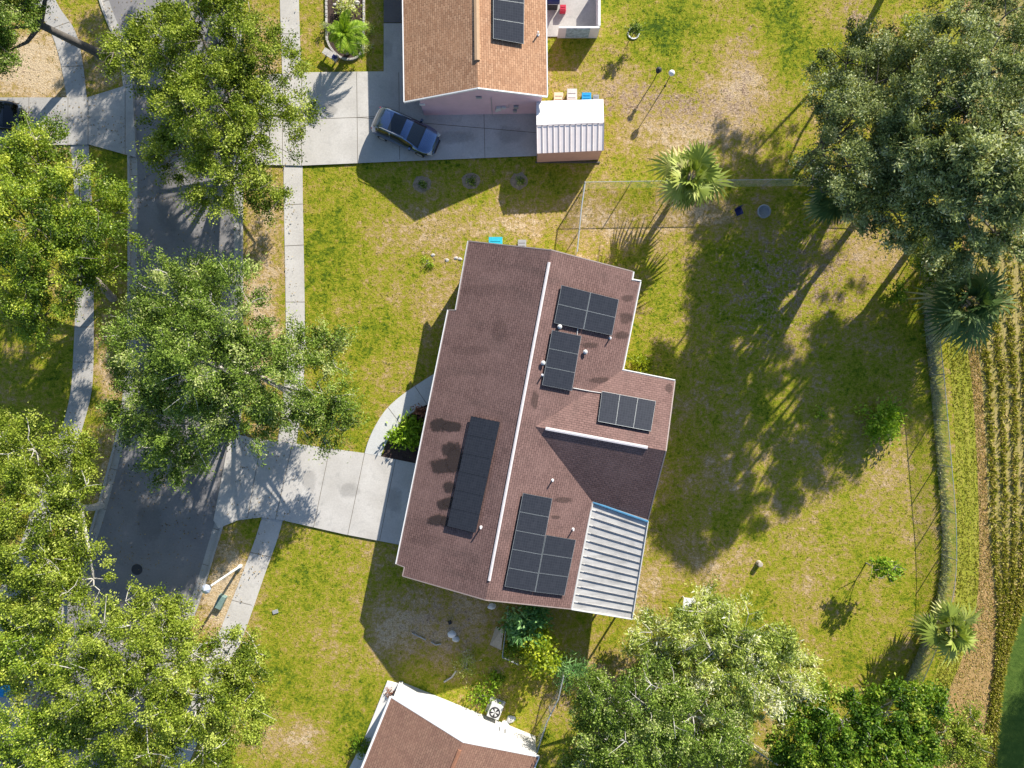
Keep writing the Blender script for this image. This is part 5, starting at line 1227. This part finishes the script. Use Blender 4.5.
tree('oak_tree', 'grey green oak at the right edge of the north east grove', (938, 212),
     [(985, 152, 38, 12), (1020, 128, 34, 11.5), (975, 200, 36, 11.5), (1015, 185, 38, 12), (962, 235, 30, 9.5), (1000, 232, 32, 10), (1030, 225, 30, 9), (945, 255, 22, 6.5), (955, 180, 24, 11)], L_GREY, M_BARKD, seed=24, group=OG, hole=.09, L=.11, dens=4.6)
tree('small_tree', 'bright green small tree under the grove near the back fence', (925, 268), [(925, 262, 14, 2.6), (937, 272, 12, 2.4), (930, 282, 12, 2)], L_RICH, M_BARK, seed=25, dens=4, per=60, clump=.35, trunk_r=.07)
tree('flowering_tree', 'pale flowering tree with silvery twigs behind the back lawn', (700, 640),
     [(700, 630, 32, 3.6), (745, 640, 34, 4), (725, 665, 36, 4.4), (770, 655, 32, 4), (690, 665, 32, 4), (705, 602, 14, 2.6), (785, 680, 26, 3.6), (750, 690, 34, 4), (800, 660, 12, 2.8)],
     L_PALE, M_BARKP, seed=31, L=.12, W=.03, spray=1.9, twigs=.95, hole=.15, trunk_r=.16)
tree('flowering_tree', 'small pale twiggy tree right of the metal patio roof shadow', (650, 655), [(655, 640, 22, 2.8), (665, 665, 20, 3), (640, 655, 14, 2.4), (652, 622, 10, 2.2)],
     L_PALE, M_BARKP, seed=32, L=.12, W=.03, spray=1.9, twigs=.8, hole=.08, trunk_r=.1)
tree('yard_tree', 'dense green tree at the bottom centre below the pale flowering tree', (625, 690),
     [(610, 700, 32, 4.6), (650, 710, 38, 5.4), (695, 720, 40, 5.4), (600, 740, 30, 4.6), (640, 755, 38, 5.4), (690, 765, 38, 5.2), (725, 740, 28, 4.4), (590, 690, 18, 3.6), (660, 685, 24, 4.6), (585, 765, 20, 4)],
     L_MID, M_BARKP, seed=33, hole=.1, twigs=.4, trunk_r=.2)
tree('yard_tree', 'rich green glossy tree row at the bottom right of the back lawn', (830, 715),
     [(800, 735, 32, 3.8), (845, 725, 34, 4.2), (890, 715, 32, 4), (925, 710, 26, 3.6), (830, 765, 36, 4.2), (880, 760, 38, 4.2), (790, 765, 24, 3.6), (910, 748, 26, 3.6), (910, 695, 18, 3)],
     L_RICH, M_BARKP, seed=34, hole=.08, L=.09, W=.055, trunk_r=.18)
tree('yard_tree', 'yellowish thin tree at the field corner bottom right', (925, 735),
     [(950, 740, 22, 3), (965, 725, 16, 2.6), (975, 745, 14, 2.6), (940, 765, 20, 2.8), (925, 735, 14, 2.6), (965, 765, 18, 2.8)], L_BRIGHT, M_BARKP, seed=35, hole=.12, twigs=.7, trunk_r=.1)
# neighbours just outside the frame, standing where their shadows come from
tree('street_tree', 'street tree above the top edge whose shade falls on the upper road', (262, -90), [(190, -120, 55, 7), (240, -150, 60, 7), (230, -85, 40, 6.6), (290, -120, 50, 6.5), (150, -160, 40, 6)], L_BRIGHT, M_BARK, seed=41, group=TG)
tree('oak_tree', 'field oak right of the frame shading the dark turf', (1210, 520), [(1345, 530, 62, 9), (1390, 450, 70, 9), (1320, 610, 60, 9), (1410, 570, 70, 9), (1330, 680, 50, 8.5)], L_GREY, M_BARKD, seed=42, group=OG, dens=3)
tree('oak_tree', 'oak above the top edge at the head of the grove', (905, -40), [(960, -60, 60, 8), (1010, -40, 50, 8), (930, -100, 60, 8)], L_GREY, M_BARKD, seed=43, group=OG, dens=3)
tree('oak_tree', 'grove oak just beyond the right frame edge', (1000, 150), [(1080, 110, 55, 9), (1070, 190, 50, 8.5), (1100, 60, 55, 9), (1075, 95, 44, 8.5), (1104, 115, 44, 8), (1124, 165, 44, 8), (1085, 140, 40, 6)], L_GREY, M_BARKD, seed=44, group=OG, dens=3)

# ------------------------------------------------------------------ light, sky, camera
SUN_EL, AZ = 27.6, math.atan2(.53, .848)          # AZ measured from +Y towards +X
sv = Vector((math.sin(AZ) * math.cos(R(SUN_EL)), math.cos(AZ) * math.cos(R(SUN_EL)), math.sin(R(SUN_EL))))
ld = bpy.data.lights.new('sun', 'SUN'); ld.energy = 5.0; ld.angle = R(.5); ld.color = (1.0, .93, .82)
lo = bpy.data.objects.new('sun', ld); COL.objects.link(lo); lo.rotation_euler = sv.to_track_quat('Z', 'Y').to_euler()
w = bpy.data.worlds.new('World'); scene.world = w; w.use_nodes = True; nt = w.node_tree
bg = nt.nodes['Background']; sky = nt.nodes.new('ShaderNodeTexSky'); sky.sky_type = 'NISHITA'; sky.sun_disc = False
sky.sun_elevation = R(SUN_EL); sky.sun_rotation = AZ; sky.altitude = 10; sky.air_density = 1.0; sky.dust_density = .6; sky.ozone_density = 3.0
nt.links.new(sky.outputs[0], bg.inputs[0]); bg.inputs[1].default_value = .10
cam = bpy.data.cameras.new('camera'); co = bpy.data.objects.new('camera', cam); COL.objects.link(co)
co.location = (0, 0, H); co.rotation_euler = (0, 0, 0); cam.sensor_width = 36; cam.lens = 36 * F / 1024; cam.clip_end = 4000; cam.clip_start = .5
scene.camera = co
scene.render.resolution_x, scene.render.resolution_y = 1024, 768
vs = scene.view_settings; vs.view_transform = 'Standard'; vs.look = 'None'; vs.gamma = 1; vs.exposure = .88
